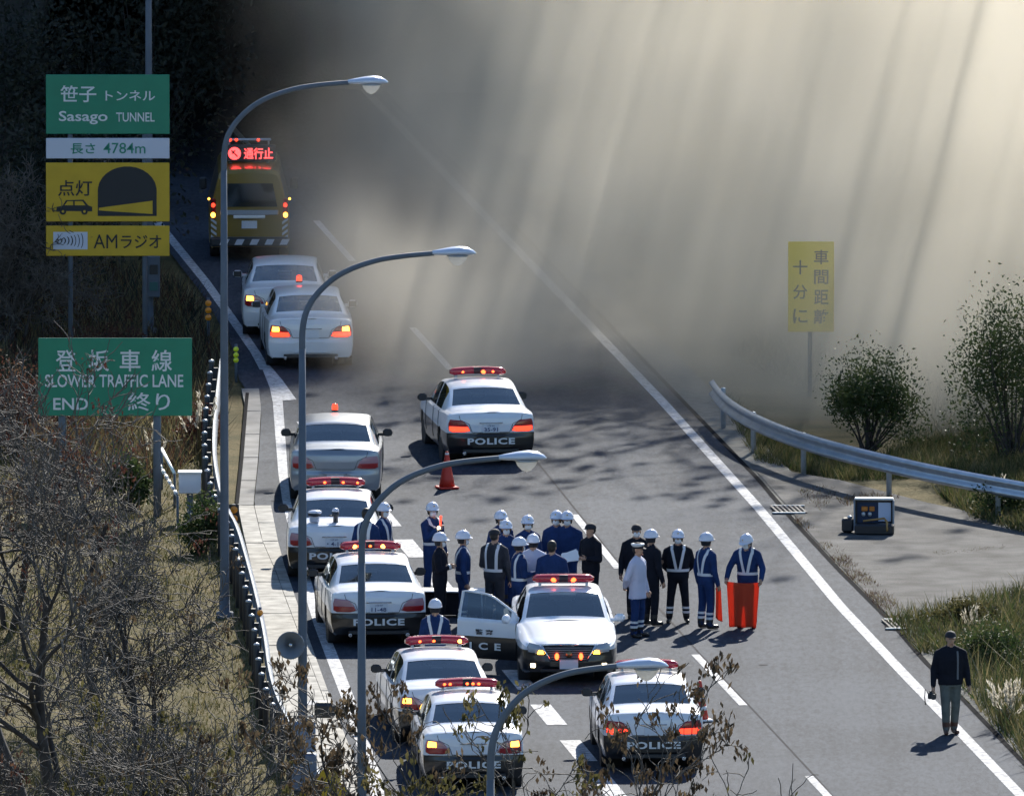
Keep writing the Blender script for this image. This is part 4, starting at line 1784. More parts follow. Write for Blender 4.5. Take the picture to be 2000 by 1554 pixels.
        if headgear == 'peaked':
            mb.lathe([(.098, .06), (.125, .10), (.12, .115), (0, .12)], 18, 1, Matrix.Translation((0, -.01, 0)))
        me_h = mb.mesh('cap', [M_CAPK, M_BAND])
        me_h.transform(Mh)
        link('cap', me_h, root)
    else:
        mb = MB().ell((0, -.022, .045), (.084, .100, .092), 0, 18, 10, None, -.35, 1)
        mb.ell((0, -.05, .0), (.078, .062, .085), 0, 14, 8)
        me_h = mb.mesh('hair', [M_HAIRM])
        me_h.transform(Mh)
        link('hair', me_h, root)
    if headgear in ('cap', 'peaked'):
        me_h = MB().ell((0, -.04, .01), (.08, .075, .09), 0, 14, 8).mesh('hair', [M_HAIRM])
        me_h.transform(Mh)
        link('hair', me_h, root)
    if mask:
        mb = MB().ell((0, .022, -.048), (.068, .080, .064), 0, 16, 8)
        me_m = mb.mesh('face_mask', [M_MASKW])
        bm = bmesh.new()
        bm.from_mesh(me_m)
        bmesh.ops.delete(bm, geom=[v_ for v_ in bm.verts if v_.co.y < .03], context='VERTS')
        bm.to_mesh(me_m)
        bm.free()
        me_m.transform(Mh)
        link('face_mask', me_m, root)
    else:
        me_m = MB().tube([(-.025, .083, -.085), (0, .088, -.087), (.025, .083, -.085)], .006, 5).mesh('mouth', [mat('lips', (.28, .11, .09), .5)])
        me_m.transform(Mh)
        link('mouth', me_m, root)
    for s in (-1, 1):
        me_m = MB().ell((s * .031, .078, .008), (.014, .008, .007), 0, 8, 5).mesh('eye', [M_DARK])
        me_m.transform(Mh)
        link('eye', me_m, root)
    if sc != 1.0:
        root.scale = (sc, sc, sc)
    root['_'] = 0
    del root['_']
    M = Matrix.Translation(root.location) @ Matrix.Rotation(rz, 4, 'Z') @ Matrix.Scale(sc, 4)
    return root, {s: M @ wr[s][0] for s in wr}, M


FT = 181  # pixels from helmet top to feet near v=1200


def P(label, u, vtop, facing, **kw):
    """Place by the top of the head gear."""
    v = vtop + FT * kw.get('sc', 1.0) * (1 + (vtop - 1040) / 38500 * 13)
    return person(label, u, v, facing, **kw)


V, NV = 'V', None
P('bare-headed officer in blue with white straps, half behind the lamp pole', 716, 996, 150, headgear='hair', vest='H', arms=('low_front', 'down'), jacket=M_BLUE)
P('helmeted officer in blue turned right, standing beside the bare-headed officer', 749, 989, 60, vest=V, arms=('low_front', 'down'), headturn=-20)
r_, hands, _ = P('masked helmeted officer in blue holding a glowing red wand to his chest', 844, 988, 40, vest=V, arms=('up_face', 'down'), headturn=-25)
WAND_HAND = hands
P('helmeted officer in black leather jacket with folded arms and white cuffs', 859, 1046, 75, jacket=M_NAVY, trousers=M_NAVY, arms=('crossed', 'crossed'), sleeve=True, ankles=False)
P('helmeted officer in blue facing right, nearest the folding table', 904, 1042, 95, vest=V, ankles=True, arms=('down', 'down'), headturn=-10)
P('officer in dark cap and charcoal uniform with white harness seen from behind', 966, 1036, 150, headgear='cap', jacket=M_GREYC, trousers=M_GREYC, vest='H', arms=('down', 'low_front'), torso_w=1.12, mask=False, sc=1.03)
P('helmeted officer at the back of the huddle behind the charcoal uniform', 978, 1004, 30, arms=('down', 'down'))
P('masked helmeted officer facing the camera in the centre of the huddle', 988, 1022, 10, arms=('front', 'low_front'))
P('masked helmeted officer standing apart at the back right of the huddle', 1030, 1013, 25, arms=('down', 'down'), headturn=-15)
P('short helmeted officer in blue with white side stripe, back left of the white jacket', 1014, 1055, 110, arms=('front', 'down'), ankles=True, vest='H')
P('helmeted officer in a white jacket seen from behind', 1041, 1049, 175, jacket=M_WJACK, trousers=M_WJACK, arms=('front', 'front'), longcoat=True, torso_w=1.1)
P('bare-headed officer in blue jacket seen from behind, behind the facing police car', 1078, 1058, 165, headgear='hair', arms=('front', 'front'), torso_w=1.15, mask=False)
P('helmeted officer mostly hidden behind the broad-shouldered helmeted officer', 1087, 1004, -10, arms=('down', 'down'))
P('broad-shouldered masked helmeted officer in plain blue jacket', 1108, 1005, -15, arms=('low_front', 'low_front'), torso_w=1.18, headturn=15)
r_, hands, _ = P('officer in black coat and black cap holding white papers', 1154, 1025, -50, headgear='cap', jacket=M_NAVY, trousers=M_NAVY, arms=('front', 'front'), mask=False, torso_w=1.1)
PAPER_HAND = hands
P('masked officer in dark cap and black jacket behind the white jacket', 1243, 1027, 5, headgear='cap', jacket=M_NAVY, trousers=M_NAVY, arms=('down', 'down'), torso_w=1.1)
P('officer in a white jacket and white-topped cap over blue trousers', 1245, 1062, 60, headgear='peaked', jacket=M_WJACK, trousers=M_BLUE, arms=('behind', 'down'), ankles=True, vest=None, mask=False, longcoat=True)
P('helmeted officer in black turned away beside the white-topped cap', 1271, 1040, 130, jacket=M_NAVY, trousers=M_NAVY, arms=('down', 'front'), mask=False)
P('helmeted officer in black with bright V straps, arms behind his back', 1324, 1040, 0, jacket=M_NAVY, trousers=M_NAVY, vest=V, ankles=True, arms=('behind', 'behind'), stance=.16, sc=.97, torso_w=1.12)
r_, hands, _ = P('helmeted officer in blue overalls with a red flag hanging at his side', 1379, 1046, 130, vest=V, ankles=True, arms=('down', 'down'), mask=False, stance=.12)
FLAG2 = hands
r_, hands, FLAGM = P('helmeted officer looking down, holding an orange-red cloth spread before him', 1460, 1044, -15, vest=V, arms=('hold_flag', 'hold_flag'), headdrop=.10, headturn=-15, lean=.03, torso_w=1.05)
FLAG1 = hands
P('helmeted officer seen from behind with bright crossed braces, beyond the hazard-lit police car', 850, 1173, 180, vest=V, arms=('low_front', 'low_front'), mask=False)
r_, hands, _ = person('person in dark open jacket and khaki trousers walking with a camera by the edge line', 1856, 1433, 10, headgear='cap', jacket=M_NAVY, trousers=M_KHAKI, boots=M_BROWNB, arms=('down', 'down'), mask=False, stance=.075, stride=.05, torso_w=1.14, longcoat=False, sc=1.05, vest='S', group='people')
CAMHAND = hands
# ================================================================== LAMPS, SIGNS, ROADSIDE THINGS
def zat(v, y):
    b = (v - 777) / FPX
    return CAM_H + y * (-_sp - _cp * b) / (_cp - _sp * b)


def xat(u, v, y):
    b = (v - 777) / FPX
    return (u - 1000) / FPX * y / (_cp - _sp * b)


M_HEADT = mat('lamp_head_enamel', (.50, .57, .72), .3, .1, coat=.4)
M_LENS = bpy.data.materials.new('prismatic_lamp_glass')
M_LENS.use_nodes = True
_n = M_LENS.node_tree
_t = _n.nodes.new('ShaderNodeBsdfTranslucent')
_t.inputs[0].default_value = (1, 1, 1, 1)
_m = _n.nodes.new('ShaderNodeMixShader')
_m.inputs[0].default_value = .88
_n.nodes['Principled BSDF'].inputs['Base Color'].default_value = (.9, .9, .9, 1)
_n.nodes['Principled BSDF'].inputs['Roughness'].default_value = .1
_n.links.new(_n.nodes['Principled BSDF'].outputs[0], _m.inputs[1])
_n.links.new(_t.outputs[0], _m.inputs[2])
_n.links.new(_m.outputs[0], _n.nodes['Material Output'].inputs['Surface'])


def street_lamp(label, base, h=9.8, arm=2.33, r0=.085, rz=R(5)):
    root = thing('street_lamp', label, 'street lamp', base, rz, 'street lamps along the left shoulder')
    MB().lathe([(.16, -.3), (.16, .05), (r0 + .015, .06), (r0, .5), (r0 * .82, h * .55), (r0 * .66, h - 1.6)], 14).build('pole', M_POLE, root)
    k = arm / 2.33
    pts = [(0, h - 1.65), (0, h - 1.25), (.08, h - .92), (.30, h - .62), (.68, h - .32), (1.26, h - .12), (1.75, h - .045), (2.36, h)]
    pts = smooth_path([Vector((x * k, 0, z)) for x, z in pts], 2)
    MB().tube(pts, list(np.linspace(r0 * .66, .042, len(pts))), 10).build('arm', M_POLE, root)
    # head: a flat boat shell that swells and comes to a blunt point
    head = MB()
    st = [(0, .045, .045, 0), (.10, .075, .06, .004), (.28, .135, .085, .012), (.46, .165, .10, .018), (.60, .15, .085, .014), (.70, .08, .045, .0), (.745, .012, .012, -.01)]
    V, n = [], 14
    for x, ry, rzz, dz in st:
        for a in range(n):
            an = 2 * math.pi * a / n
            zz = math.sin(an) * rzz
            if zz < 0:
                zz *= .62
            V.append((arm + x, math.cos(an) * ry, h + dz + zz))
    F = [(i * n + a, i * n + (a + 1) % n, i * n + n + (a + 1) % n, i * n + n + a) for i in range(len(st) - 1) for a in range(n)]
    F += [tuple(range(n)), tuple((len(st) - 1) * n + a for a in range(n - 1, -1, -1))]
    head.add(V, F, 0, True)
    hd = head.build('lamp_head', M_HEADT, root)
    MB().lathe([(.135, .0), (.13, -.03), (.115, -.075), (.06, -.15), (.0, -.18)], 16, 0, Matrix.Translation((arm + .43, 0, h - .045)) @ Matrix.Scale(1.25, 4, (1, 0, 0))).build('lens', M_LENS, hd)
    MB().lathe([(.145, -.012), (.145, .012)], 16, 0, Matrix.Translation((arm + .43, 0, h - .045)) @ Matrix.Scale(1.25, 4, (1, 0, 0))).build('lens_ring', M_STEEL, hd)
    MB().box((0, -r0 - .012, 1.1), (.11, .03, .42)).build('hand_hole_cover', M_POLE, root)
    return root


LAMPS = []
for lab, u, v, ub, h in (('tall curved street lamp beside the tunnel sign, topmost in the picture', 680, 163, 437, 9.8),
                         ('tall curved street lamp carrying the horn loudspeaker', 845, 497, 590, 9.8),
                         ('tall curved street lamp in front of the police cars, pole through the lettering', 975, 897, 706, 9.8),
                         ('lowest street lamp whose arm rises out of the twigs', 1205, 1303, 958, 9.8)):
    g = G(u, v, h)
    s_ = FPX / (g - Vector((0, 0, CAM_H))).length
    arm = (u - ub) / s_
    LAMPS.append((street_lamp(lab, (g.x - arm, g.y, 0), h, arm), Vector((g.x - arm, g.y, 0))))
b0 = G(290, 655)
street_lamp('street lamp pole standing right behind the tunnel sign panels', (b0.x, b0.y + .9, 0), 10.2, 2.4)
LB = Vector((b0.x, b0.y + .9, 0))
cab = thing('control_cabinet', 'grey cabinet strapped to the pole behind the tunnel sign', 'cabinet', LB, 0)
MB().cbox((.10, -.20, 1.15), (.25, .2, .85), .015).build('door', M_POLE, cab)
MB().cbox((.10, -.312, 1.30), (.17, .02, .2), .005).build('window', M_DARK, cab)
MB().cbox((.10, -.312, .95), (.17, .02, .18), .005).build('plate', mat('dim_green_plate', (.03, .12, .12), .5), cab)

# horn loudspeaker on the second pole
y2 = LAMPS[1][1].y
hx, hz = xat(568, 1253, y2), zat(1253, y2)
horn = thing('horn_loudspeaker', 'round grey horn loudspeaker mounted on the street lamp pole', 'loudspeaker', (hx, y2 - .30, hz), 0)
Mh = Matrix.Rotation(math.pi / 2, 4, 'X')
M_HORN = mat('horn_grey', (.17, .2, .25), .5, .1)
MB().lathe([(.0, -.06), (.045, -.05), (.075, .0), (.125, .06), (.19, .12), (.225, .15), (.228, .142), (.20, .11), (.13, .03), (.085, -.08), (.05, -.2), (.0, -.21)], 28, 0, Mh).build('bell', M_HORN, horn)
MB().tube([Vector((.228 * math.cos(t), -.148, .228 * math.sin(t))) for t in np.linspace(0, 2 * math.pi, 29)], .012, 6).build('rim', M_HORN, horn)
MB().lathe([(.035, .0), (.045, .08), (.03, .12), (0, .13)], 14, 0, Mh).build('phase_plug', M_CHROME, horn)
MB().lathe([(.09, -.2), (.09, -.34), (.05, -.36), (0, -.36)], 16, 0, Mh).build('driver', M_HORN, horn)
MB().tube([(0, .18, -.1), (.2, .3, -.05)], .025, 8).build('bracket', M_POLE, horn)

# cabinet and warning lamp box at the foot of the second pole
p2 = LAMPS[1][1]
cab = thing('control_cabinet', 'blue-grey steel cabinet at the foot of the loudspeaker pole', 'cabinet', (p2.x, p2.y - .18, 0), 0)
MB().cbox((.03, 0, 1.62), (.38, .22, .5), .02).build('meter_box', mat('blue_grey_enamel', (.16, .22, .34), .45, .1), cab)
MB().cbox((.03, 0, 1.02), (.42, .26, .62), .02).build('door', mat('steel_blue_enamel', (.11, .15, .23), .45, .1), cab)
MB().cbox((.03, -.14, 1.20), (.3, .02, .03), .005).build('handle', M_STEEL, cab)
MB().cbox((.03, -.005, .42), (.36, .24, .6), .02).build('plinth', M_DARK, cab)
MB().cbox((.38, .02, 2.08), (.36, .3, .26), .05).build('hood', M_DARK, cab)
MB().tube([(.0, .05, 1.96), (.36, .02, 1.97)], .02, 6).build('bracket', M_STEEL, cab)


# ---- sign boards
class Board:
    def __init__(s, root, y):
        s.root, s.y, s.o = root, y, root.location.copy()

    def pt(s, u, v, dy=0.0):
        return Vector((xat(u, v, s.y), s.y + dy, zat(v, s.y))) - s.o

    def panel(s, name, u0, v0, u1, v1, m, th=.03, dy=0.0):
        a, b = s.pt(u0, v1), s.pt(u1, v0)
        c = (a + b) / 2
        return MB().cbox((c.x, c.y + th / 2 + dy, c.z), (b.x - a.x, th, b.z - a.z), .01).build(name, m, s.root)

    def text(s, t, u0, v0, u1, v1, m, par, bold=.0, dy=-.006):
        a, b = s.pt(u0, v1), s.pt(u1, v0)
        c = (a + b) / 2
        return text_obj('lettering', t, m, par, (c.x, c.y + dy, c.z), b.z - a.z, bold, 1, width=b.x - a.x)

    def poly(s, name, pts, m, par, dy=-.006):
        q = [s.pt(u, v, dy) for u, v in pts]
        return MB().add(q, [tuple(range(len(q)))]).build(name, m, par)


M_SGREEN = mat('sign_green', (.008, .20, .12), .5, noise=(3, .06))
M_SYEL = mat('sign_yellow', (.52, .33, .012), .5, noise=(3, .06))
M_SWHITE = mat('sign_white', (.52, .55, .66), .5)
M_STXT = mat('sign_letter_white', (.62, .66, .7), .5)
M_STXK = mat('sign_letter_black', (.012, .014, .02), .6)
M_STXG = mat('sign_letter_green', (.02, .22, .15), .6)

b = G(200, 700)
root = thing('tunnel_sign', 'stacked green, white and yellow tunnel sign boards on two posts', 'road sign', (b.x, b.y, 0), 0)
B = Board(root, b.y)
for u in (138, 283):
    p = B.pt(u, 700)
    MB().lathe([(.05, -.2), (.05, zat(150, b.y))], 10, 0, Matrix.Translation((p.x, .09, 0))).build('post', M_POLE, root)
p1 = B.panel('name_board', 90, 146, 331, 262, M_SGREEN)
B.text('笹子', 118, 167, 188, 200, M_STXT, p1, .012)
B.text('トンネル', 206, 177, 303, 197, M_STXT, p1, .012)
B.text('Sasago', 115, 217, 210, 243, M_STXT, p1, .014)
B.text('TUNNEL', 227, 220, 302, 238, M_STXT, p1, .012)
p2_ = B.panel('length_board', 90, 270, 331, 310, M_SWHITE)
B.text('長さ', 138, 280, 186, 301, M_STXG, p2_, .012)
B.text('4784m', 202, 279, 284, 300, M_STXG, p2_, .004)
p3 = B.panel('lights_board', 90, 318, 331, 433, M_SYEL)
B.text('点灯', 113, 352, 180, 383, M_STXK, p3, .01)
arch = [(191, 422), (191, 372)] + [(248.5 - 57.5 * math.cos(a), 372 - 47 * math.sin(a)) for a in np.linspace(.1, math.pi - .1, 14)] + [(306, 372), (306, 422)]
B.poly('tunnel_symbol', arch, M_STXK, p3)
B.poly('beam_symbol', [(193, 406), (298, 392), (298, 418), (193, 411)], M_SYEL, p3, -.012)
B.poly('car_symbol', [(110, 412), (111, 404), (122, 402), (129, 391), (163, 390), (172, 401), (180, 404), (180, 413)], M_STXK, p3)
for u in (123, 165):
    B.poly('wheel_symbol', [(u + 6.5 * math.cos(a), 413 + 6.5 * math.sin(a)) for a in np.linspace(0, 6.28, 13)[:-1]], M_STXK, p3, -.009)
    B.poly('hub_symbol', [(u + 2.6 * math.cos(a), 413 + 2.6 * math.sin(a)) for a in np.linspace(0, 6.28, 9)[:-1]], M_SYEL, p3, -.012)
for pts in ([(126, 401), (132, 393), (143, 393), (143, 401)], [(146, 401), (146, 393), (161, 393), (167, 401)]):
    B.poly('window_symbol', pts, M_SYEL, p3, -.012)
p4 = B.panel('radio_board', 90, 441, 331, 500, M_SYEL)
B.poly('wave_plate', [(104, 453), (171, 453), (171, 487), (104, 487)], M_SWHITE, p4)
for k in range(8):
    r_ = 4 + k * 2.0
    u = 113 + k * 6.9
    w = 2.2 if k < 5 else 1.4
    a = np.linspace(-.9, .9, 7)
    B.poly('wave_mark', [(u + (1 - math.cos(t)) * -9 + 0, 470 + math.sin(t) * r_) for t in a] + [(u + w + (1 - math.cos(t)) * -9, 470 + math.sin(t) * r_) for t in a[::-1]], M_STXK, p4, -.012)
B.text('AM', 183, 458, 229, 485, M_STXK, p4, .0)
B.text('ラジオ', 236, 459, 315, 485, M_STXK, p4, .01)

b = G(220, 1005)
root = thing('climbing_lane_sign', 'wide green climbing lane end sign half covered by bare branches', 'road sign', (b.x, b.y, 0), 0)
B = Board(root, b.y)
for u in (122, 307):
    p = B.pt(u, 1005)
    MB().lathe([(.075, -.2), (.075, zat(665, b.y))], 12, 0, Matrix.Translation((p.x, .115, 0))).build('post', M_POLE, root)
pp = B.panel('board', 75, 660, 375, 812, M_SGREEN)
for t, u in (('登', 129), ('坂', 193), ('車', 254), ('線', 316)):
    B.text(t, u - 20, 683, u + 20, 725, M_STXT, pp, .009)
B.text('SLOWER TRAFFIC LANE', 88, 731, 358, 756, M_STXT, pp, .012)
B.text('END', 104, 777, 172, 800, M_STXT, pp, .012)
B.text('終り', 250, 766, 332, 802, M_STXT, pp, .009)

b = G(1582, 772)
root = thing('distance_sign', 'upright yellow keep-distance sign standing in the dust by the bush', 'road sign', (b.x, b.y, 0), 0)
B = Board(root, b.y)
p = B.pt(1582, 772)
MB().lathe([(.045, -.3), (.045, zat(475, b.y))], 10, 0, Matrix.Translation((p.x, .09, 0))).build('post', M_POLE, root)
M_SYEL2 = mat('sign_yellow_bright', (.72, .5, .02), .5)
pp = B.panel('board', 1539, 472, 1629, 648, M_SYEL2)
for t, v in zip('車間距離', (502, 541, 580, 618)):
    B.text(t, 1590, v - 14, 1618, v + 14, M_STXK, pp, .012)
for t, v in zip('十分に', (522, 570, 617)):
    B.text(t, 1549, v - 14, 1577, v + 14, M_STXK, pp, .01)

b = G(640, 1700)
root = thing('warning_sign', 'yellow diamond warning sign cut by the lower picture edge', 'road sign', (b.x, b.y, 0), 0)
B = Board(root, b.y)
pm = B.poly('plate', [(634, 1497), (718, 1590), (634, 1683), (596, 1540)], M_SYEL, root, 0)
q = [B.pt(u, v, 0) for u, v in ((636, 1497), (722, 1587), (636, 1677), (550, 1587))]
bpy.data.objects.remove(pm)
n_ = len(q)
pm = MB().add(q + [p + Vector((0, .02, 0)) for p in q], [(0, 1, 2, 3), (7, 6, 5, 4)] + [(i, i + 4, (i + 1) % 4 + 4, (i + 1) % 4) for i in range(4)]).build('plate', M_SYEL, root)
for a_, b_ in (((622, 1537), (626, 1600)), ((648, 1539), (655, 1600))):
    B.poly('mark', [(a_[0] - 3, a_[1]), (a_[0] + 3, a_[1]), (b_[0] + 4, b_[1]), (b_[0] - 2, b_[1])], M_STXK, pm)
MB().lathe([(.035, -.2), (.035, zat(1510, b.y))], 8, 0, Matrix.Translation((B.pt(636, 1600).x, .06, 0))).build('post', M_POLE, root)

# ---- delineators
def delineator(label, u, vb, vs_, m, r=.065, back=False):
    g = G(u, vb)
    root = thing('delineator', label, 'delineator', (g.x, g.y, 0), 0, 'reflective delineators on the left verge')
    top = zat(vs_[0], g.y) + .1
    MB().lathe([(.03, -.1), (.03, top)], 8, 0, Matrix.Translation((0, .05, 0))).build('post', M_POLE, root)
    z0, z1 = zat(vs_[-1], g.y), zat(vs_[0], g.y)
    if back:
        MB().cbox((0, .02, (z0 + z1) / 2), (.19, .03, z1 - z0 + .2), .01).build('back_plate', M_DARK, root)
    for v in vs_:
        MB().lathe([(r, 0), (r, .02), (r * .8, .032), (0, .036)], 14, 0, Matrix.Translation((0, 0, zat(v, g.y))) @ Matrix.Rotation(math.pi / 2, 4, 'X')).build('reflector', m, root)


M_ORR = mat('orange_reflector', (.75, .26, .01), .3, spec=.7)
M_LIR = mat('lime_reflector', (.6, .68, .02), .3, spec=.7)
delineator('triple orange reflector post at the dark edge beside the lamp pole', 407, 668, (592, 606, 620), M_ORR)
delineator('lime green reflector post left of the merge arrow', 461, 742, (682, 693, 703), M_LIR, .055)
delineator('double orange reflector on a dark plate at the bend of the shoulder', 457, 1068, (995, 1012), M_ORR, .07, True)
delineator('single orange reflector low on the guardrail', 508, 1285, (1196,), M_ORR, .055)

# ---- white telephone box and handrail beside the green sign
g = G(371, 1012)
root = thing('telephone_box', 'white square emergency box on a post behind the shrub', 'box', (g.x, g.y, 0), 0)
z1, z0 = zat(922, g.y), zat(962, g.y)
MB().cbox((0, 0, (z0 + z1) / 2), (.42, .3, z1 - z0), .015).build('cabinet', mat('box_white', (.6, .63, .72), .4), root)
MB().cbox((0, -.01, z1 + .012), (.46, .36, .03), .008).build('lid', M_WHITEP, root)
MB().box((0, 0, z0 / 2), (.12, .12, z0)).build('post', M_POLE, root)
for lab, pts in (('white pipe handrail leading down behind the white box', ((316, 876), (341, 925))), ('dotted lower pipe handrail beside the white box', ((312, 908), (347, 968)))):
    a_, b_ = G(pts[0][0], pts[0][1] + 75), G(pts[1][0], pts[1][1] + 62)
    root = thing('handrail', lab, 'handrail', a_, 0, 'handrails behind the green sign')
    za, zb = zat(pts[0][1], a_.y), zat(pts[1][1], b_.y)
    d = b_ - a_
    if 'dotted' in lab:
        for k in range(6):
            f0, f1 = k / 6 + .02, k / 6 + .1
            MB().tube([d * f0 + Vector((0, 0, za + (zb - za) * f0)), d * f1 + Vector((0, 0, za + (zb - za) * f1))], .035, 8).build('sleeve', M_WHITEP, root)
        MB().tube([Vector((0, 0, za)), d + Vector((0, 0, zb))], .018, 6).build('rail', M_POLE, root)
    else:
        MB().tube([Vector((0, 0, za)), d + Vector((0, 0, zb))], .032, 8).build('rail', M_WHITEP, root)
    for f in (0, 1):
        MB().tube([d * f + Vector((0, 0, -.1)), d * f + Vector((0, 0, za + (zb - za) * f))], .025, 6).build('post', M_POLE, root)

# ---- traffic cones
M_CONER = mat('cone_red', (.55, .035, .02), .5)
M_CONEW = mat('cone_white', (.7, .7, .72), .5)


def cone(label, u, v, stripes):
    g = G(u, v)
    root = thing('traffic_cone', label, 'traffic cone', (g.x, g.y, .006), .3, 'traffic cones')
    MB().cbox((0, 0, .022), (.40, .40, .04), .02).build('base', M_CONEW if stripes else M_CONER, root)
    zs = [.04, .2, .27, .36, .42, .5, .555, .64, .70]
    rr = [.155 - (z - .04) / .66 * .125 for z in zs]
    body = MB().lathe([(r, z) for r, z in zip(rr, zs)] + [(.022, .715), (0, .72)], 18, 0).build('body', M_CONER, root)
    if stripes:
        for a_, b_ in ((.2, .27), (.36, .42), (.5, .555)):
            ra, rb = (.155 - (z - .04) / .66 * .125 + .003 for z in (a_, b_))
            MB().lathe([(ra, a_), (rb, b_)], 18).build('stripe', M_CONEW, body)
    else:
        MB().lathe([(.042, .655), (.036, .69)], 14).build('reflective_collar', M_CONEW, body)


cone('plain red traffic cone behind the police car in the middle lane', 873, 954, False)
cone('red and white striped traffic cone next to the police car at lower right', 1367, 1408, True)

# ---- open equipment case on the pad
g = G(1706, 1044)
root = thing('equipment_case', 'black hard equipment case standing open on the concrete pad', 'case', (g.x, g.y, .012), R(-4))
M_CASE = mat('case_black', (.012, .014, .02), .4)
MB().cbox((.02, .02, .10), (.74, .34, .20), .03).build('tray', M_CASE, root)
lid = MB().cbox((0, .26, .34), (.76, .05, .60), .03).build('lid', M_CASE, root)
for s in (-1, 1):
    MB().cbox((s * .37, .19, .34), (.03, .16, .58), .01).build('lid_side', mat('case_edge', (.2, .24, .3), .35), lid)
MB().cbox((0, .2, .655), (.74, .2, .04), .015).build('lid_top', M_WHITEP, lid)
MB().cbox((-.08, .225, .38), (.48, .02, .40), .006).build('foam_panel', mat('case_lining', (.015, .03, .075), .8), lid)
MB().cbox((.20, .212, .40), (.24, .012, .36), .003).build('instruction_card', mat('card_blue_white', (.42, .5, .68), .6), lid)
for k, (x, z, w) in enumerate(((-.18, .46, .12), (-.04, .46, .1))):
    MB().cbox((x, .20, z), (w, .04, .09), .01).build('orange_tool', mat('tool_orange', (.42, .15, .02), .5), lid)
for x in (-.2, -.08):
    MB().ell((x, .18, .36), (.04, .03, .045), 0, 10, 6).build('knob', M_STEEL, lid)
MB().tube([(-.2, .08, .24), (.0, .05, .27), (.2, .04, .30), (.26, -.1, .25), (.27, -.17, .08)], .022, 6).build('strap', mat('tan_strap', (.34, .2, .07), .7), root)
MB().cbox((-.5, .22, .15), (.22, .26, .26), .03).build('power_pack', M_CASE, root)
MB().ell((-.46, .20, .3), (.05, .04, .03), 0, 10, 6).build('handle', M_STEEL, root)

# ---- folding table behind the car with the flashing bar
g = G(884, 1151, .50)
root = thing('folding_table', 'low dark draped table with pale top behind the black-jacketed officer', 'table', (g.x, g.y, 0), R(-3))
MB().cbox((0, 0, .49), (1.22, .5, .03), .008).build('top', M_WHITEP, root)
MB().box((0, .06, .26), (1.18, .36, .43)).build('drape', M_NAVY, root)
for sx in (-1, 1):
    for sy in (-1, 1):
        MB().tube([(sx * .56, sy * .22, 0), (sx * .54, sy * .21, .48)], .014, 6).build('leg', M_STEEL, root)

# ---- things on the boot lid of the police car behind the silver sedan
loc, a_ = car_loc(653, 1059, .735, YR, 0)
g = loc + Vector((-.375, -2.05, 1.062))
root = thing('peaked_cap', 'white-topped dark peaked cap on a pale pouch on the boot lid', 'cap', g, 0)
MB().cbox((0, 0, .07), (.18, .16, .13), .02).build('pouch', mat('pale_pouch', (.4, .43, .52), .7), root)
MB().ell((0, 0, .15), (.125, .13, .05), 0, 16, 6).build('band', M_CAPK, root)
MB().ell((.01, .02, .19), (.135, .14, .045), 0, 16, 6).build('crown', M_HELMET, root)
MB().ell((0, -.12, .15), (.09, .07, .015), 0, 12, 5).build('peak', M_CAPK, root)
g = loc + Vector((.02, -2.03, 1.062))
root = thing('hand_radio', 'small dark device with a bright top standing on the boot lid', 'radio', g, 0)
MB().lathe([(.05, 0), (.045, .1), (.065, .13), (.065, .2)], 12).build('body', M_DARK, root)
MB().ell((0, 0, .22), (.068, .068, .05), 0, 12, 6).build('top', M_HELMET, root)
MB().tube([(-.05, 0, .12), (-.12, -.02, .13)], .014, 6).build('lever', M_DARK, root)


# ---- held things
def held(name, label, cat, p):
    return thing(name, label, cat, p, 0)


h = WAND_HAND[1] if WAND_HAND[1].z > WAND_HAND[-1].z else WAND_HAND[-1]
root = held('signal_wand', 'red signal wand with a lit tip held at an officer chest', 'wand', h)
MB().tube([(0, 0, -.2), (0, -.02, .02)], .016, 8).build('handle', M_DARK, root)
MB().tube([(0, -.02, .02), (.01, -.04, .2)], .02, 8).build('tube', M_REDON, root)
MB().ell((-.03, -.05, -.02), (.03, .03, .03), 0, 10, 6).build('lamp', M_WARMON, root)

h = (PAPER_HAND[1] + PAPER_HAND[-1]) / 2
root = held('papers', 'white sheets of paper held out by the officer in the black coat', 'papers', h)
mb = MB()
for k in range(3):
    an = R(8 * k - 8)
    rot = Matrix.Rotation(R(-14), 3, 'Y') @ Matrix.Rotation(R(48), 3, 'X') @ Matrix.Rotation(an, 3, 'Z')
    MB().box((-.13, -.02, .02 + .006 * k), (.30, .21, .003), 0, rot).build('sheet', M_PAPER, root)


def flag(label, top_a, top_b, drop, m, folds=3, depth=.05, lower_in=.05):
    a, b = Vector(top_a), Vector(top_b)
    root = thing('flag', label, 'flag', (a + b) / 2, 0)
    o = (a + b) / 2
    nx, nz = 28, 16
    d = b - a
    nrm = Vector((d.y, -d.x, 0)).normalized()
    V = []
    for j in range(nz + 1):
        t = j / nz
        for i in range(nx + 1):
            s = i / nx
            ss = .5 + (s - .5) * (1 - lower_in * t * 2)
            w = math.sin(s * math.pi * folds * 2 + .7 + t * .8) * depth * (.25 + .75 * t)
            sag = -.025 * math.sin(s * math.pi) * (1 - t)
            V.append(a + d * ss + nrm * w + Vector((0, 0, -drop * t + sag)) - o)
    F = [(j * (nx + 1) + i, j * (nx + 1) + i + 1, (j + 1) * (nx + 1) + i + 1, (j + 1) * (nx + 1) + i) for j in range(nz) for i in range(nx)]
    cl = MB().add(V, F, 0, True).build('cloth', m, root)
    md = cl.modifiers.new('thick', 'SOLIDIFY')
    md.thickness = .004
    return root


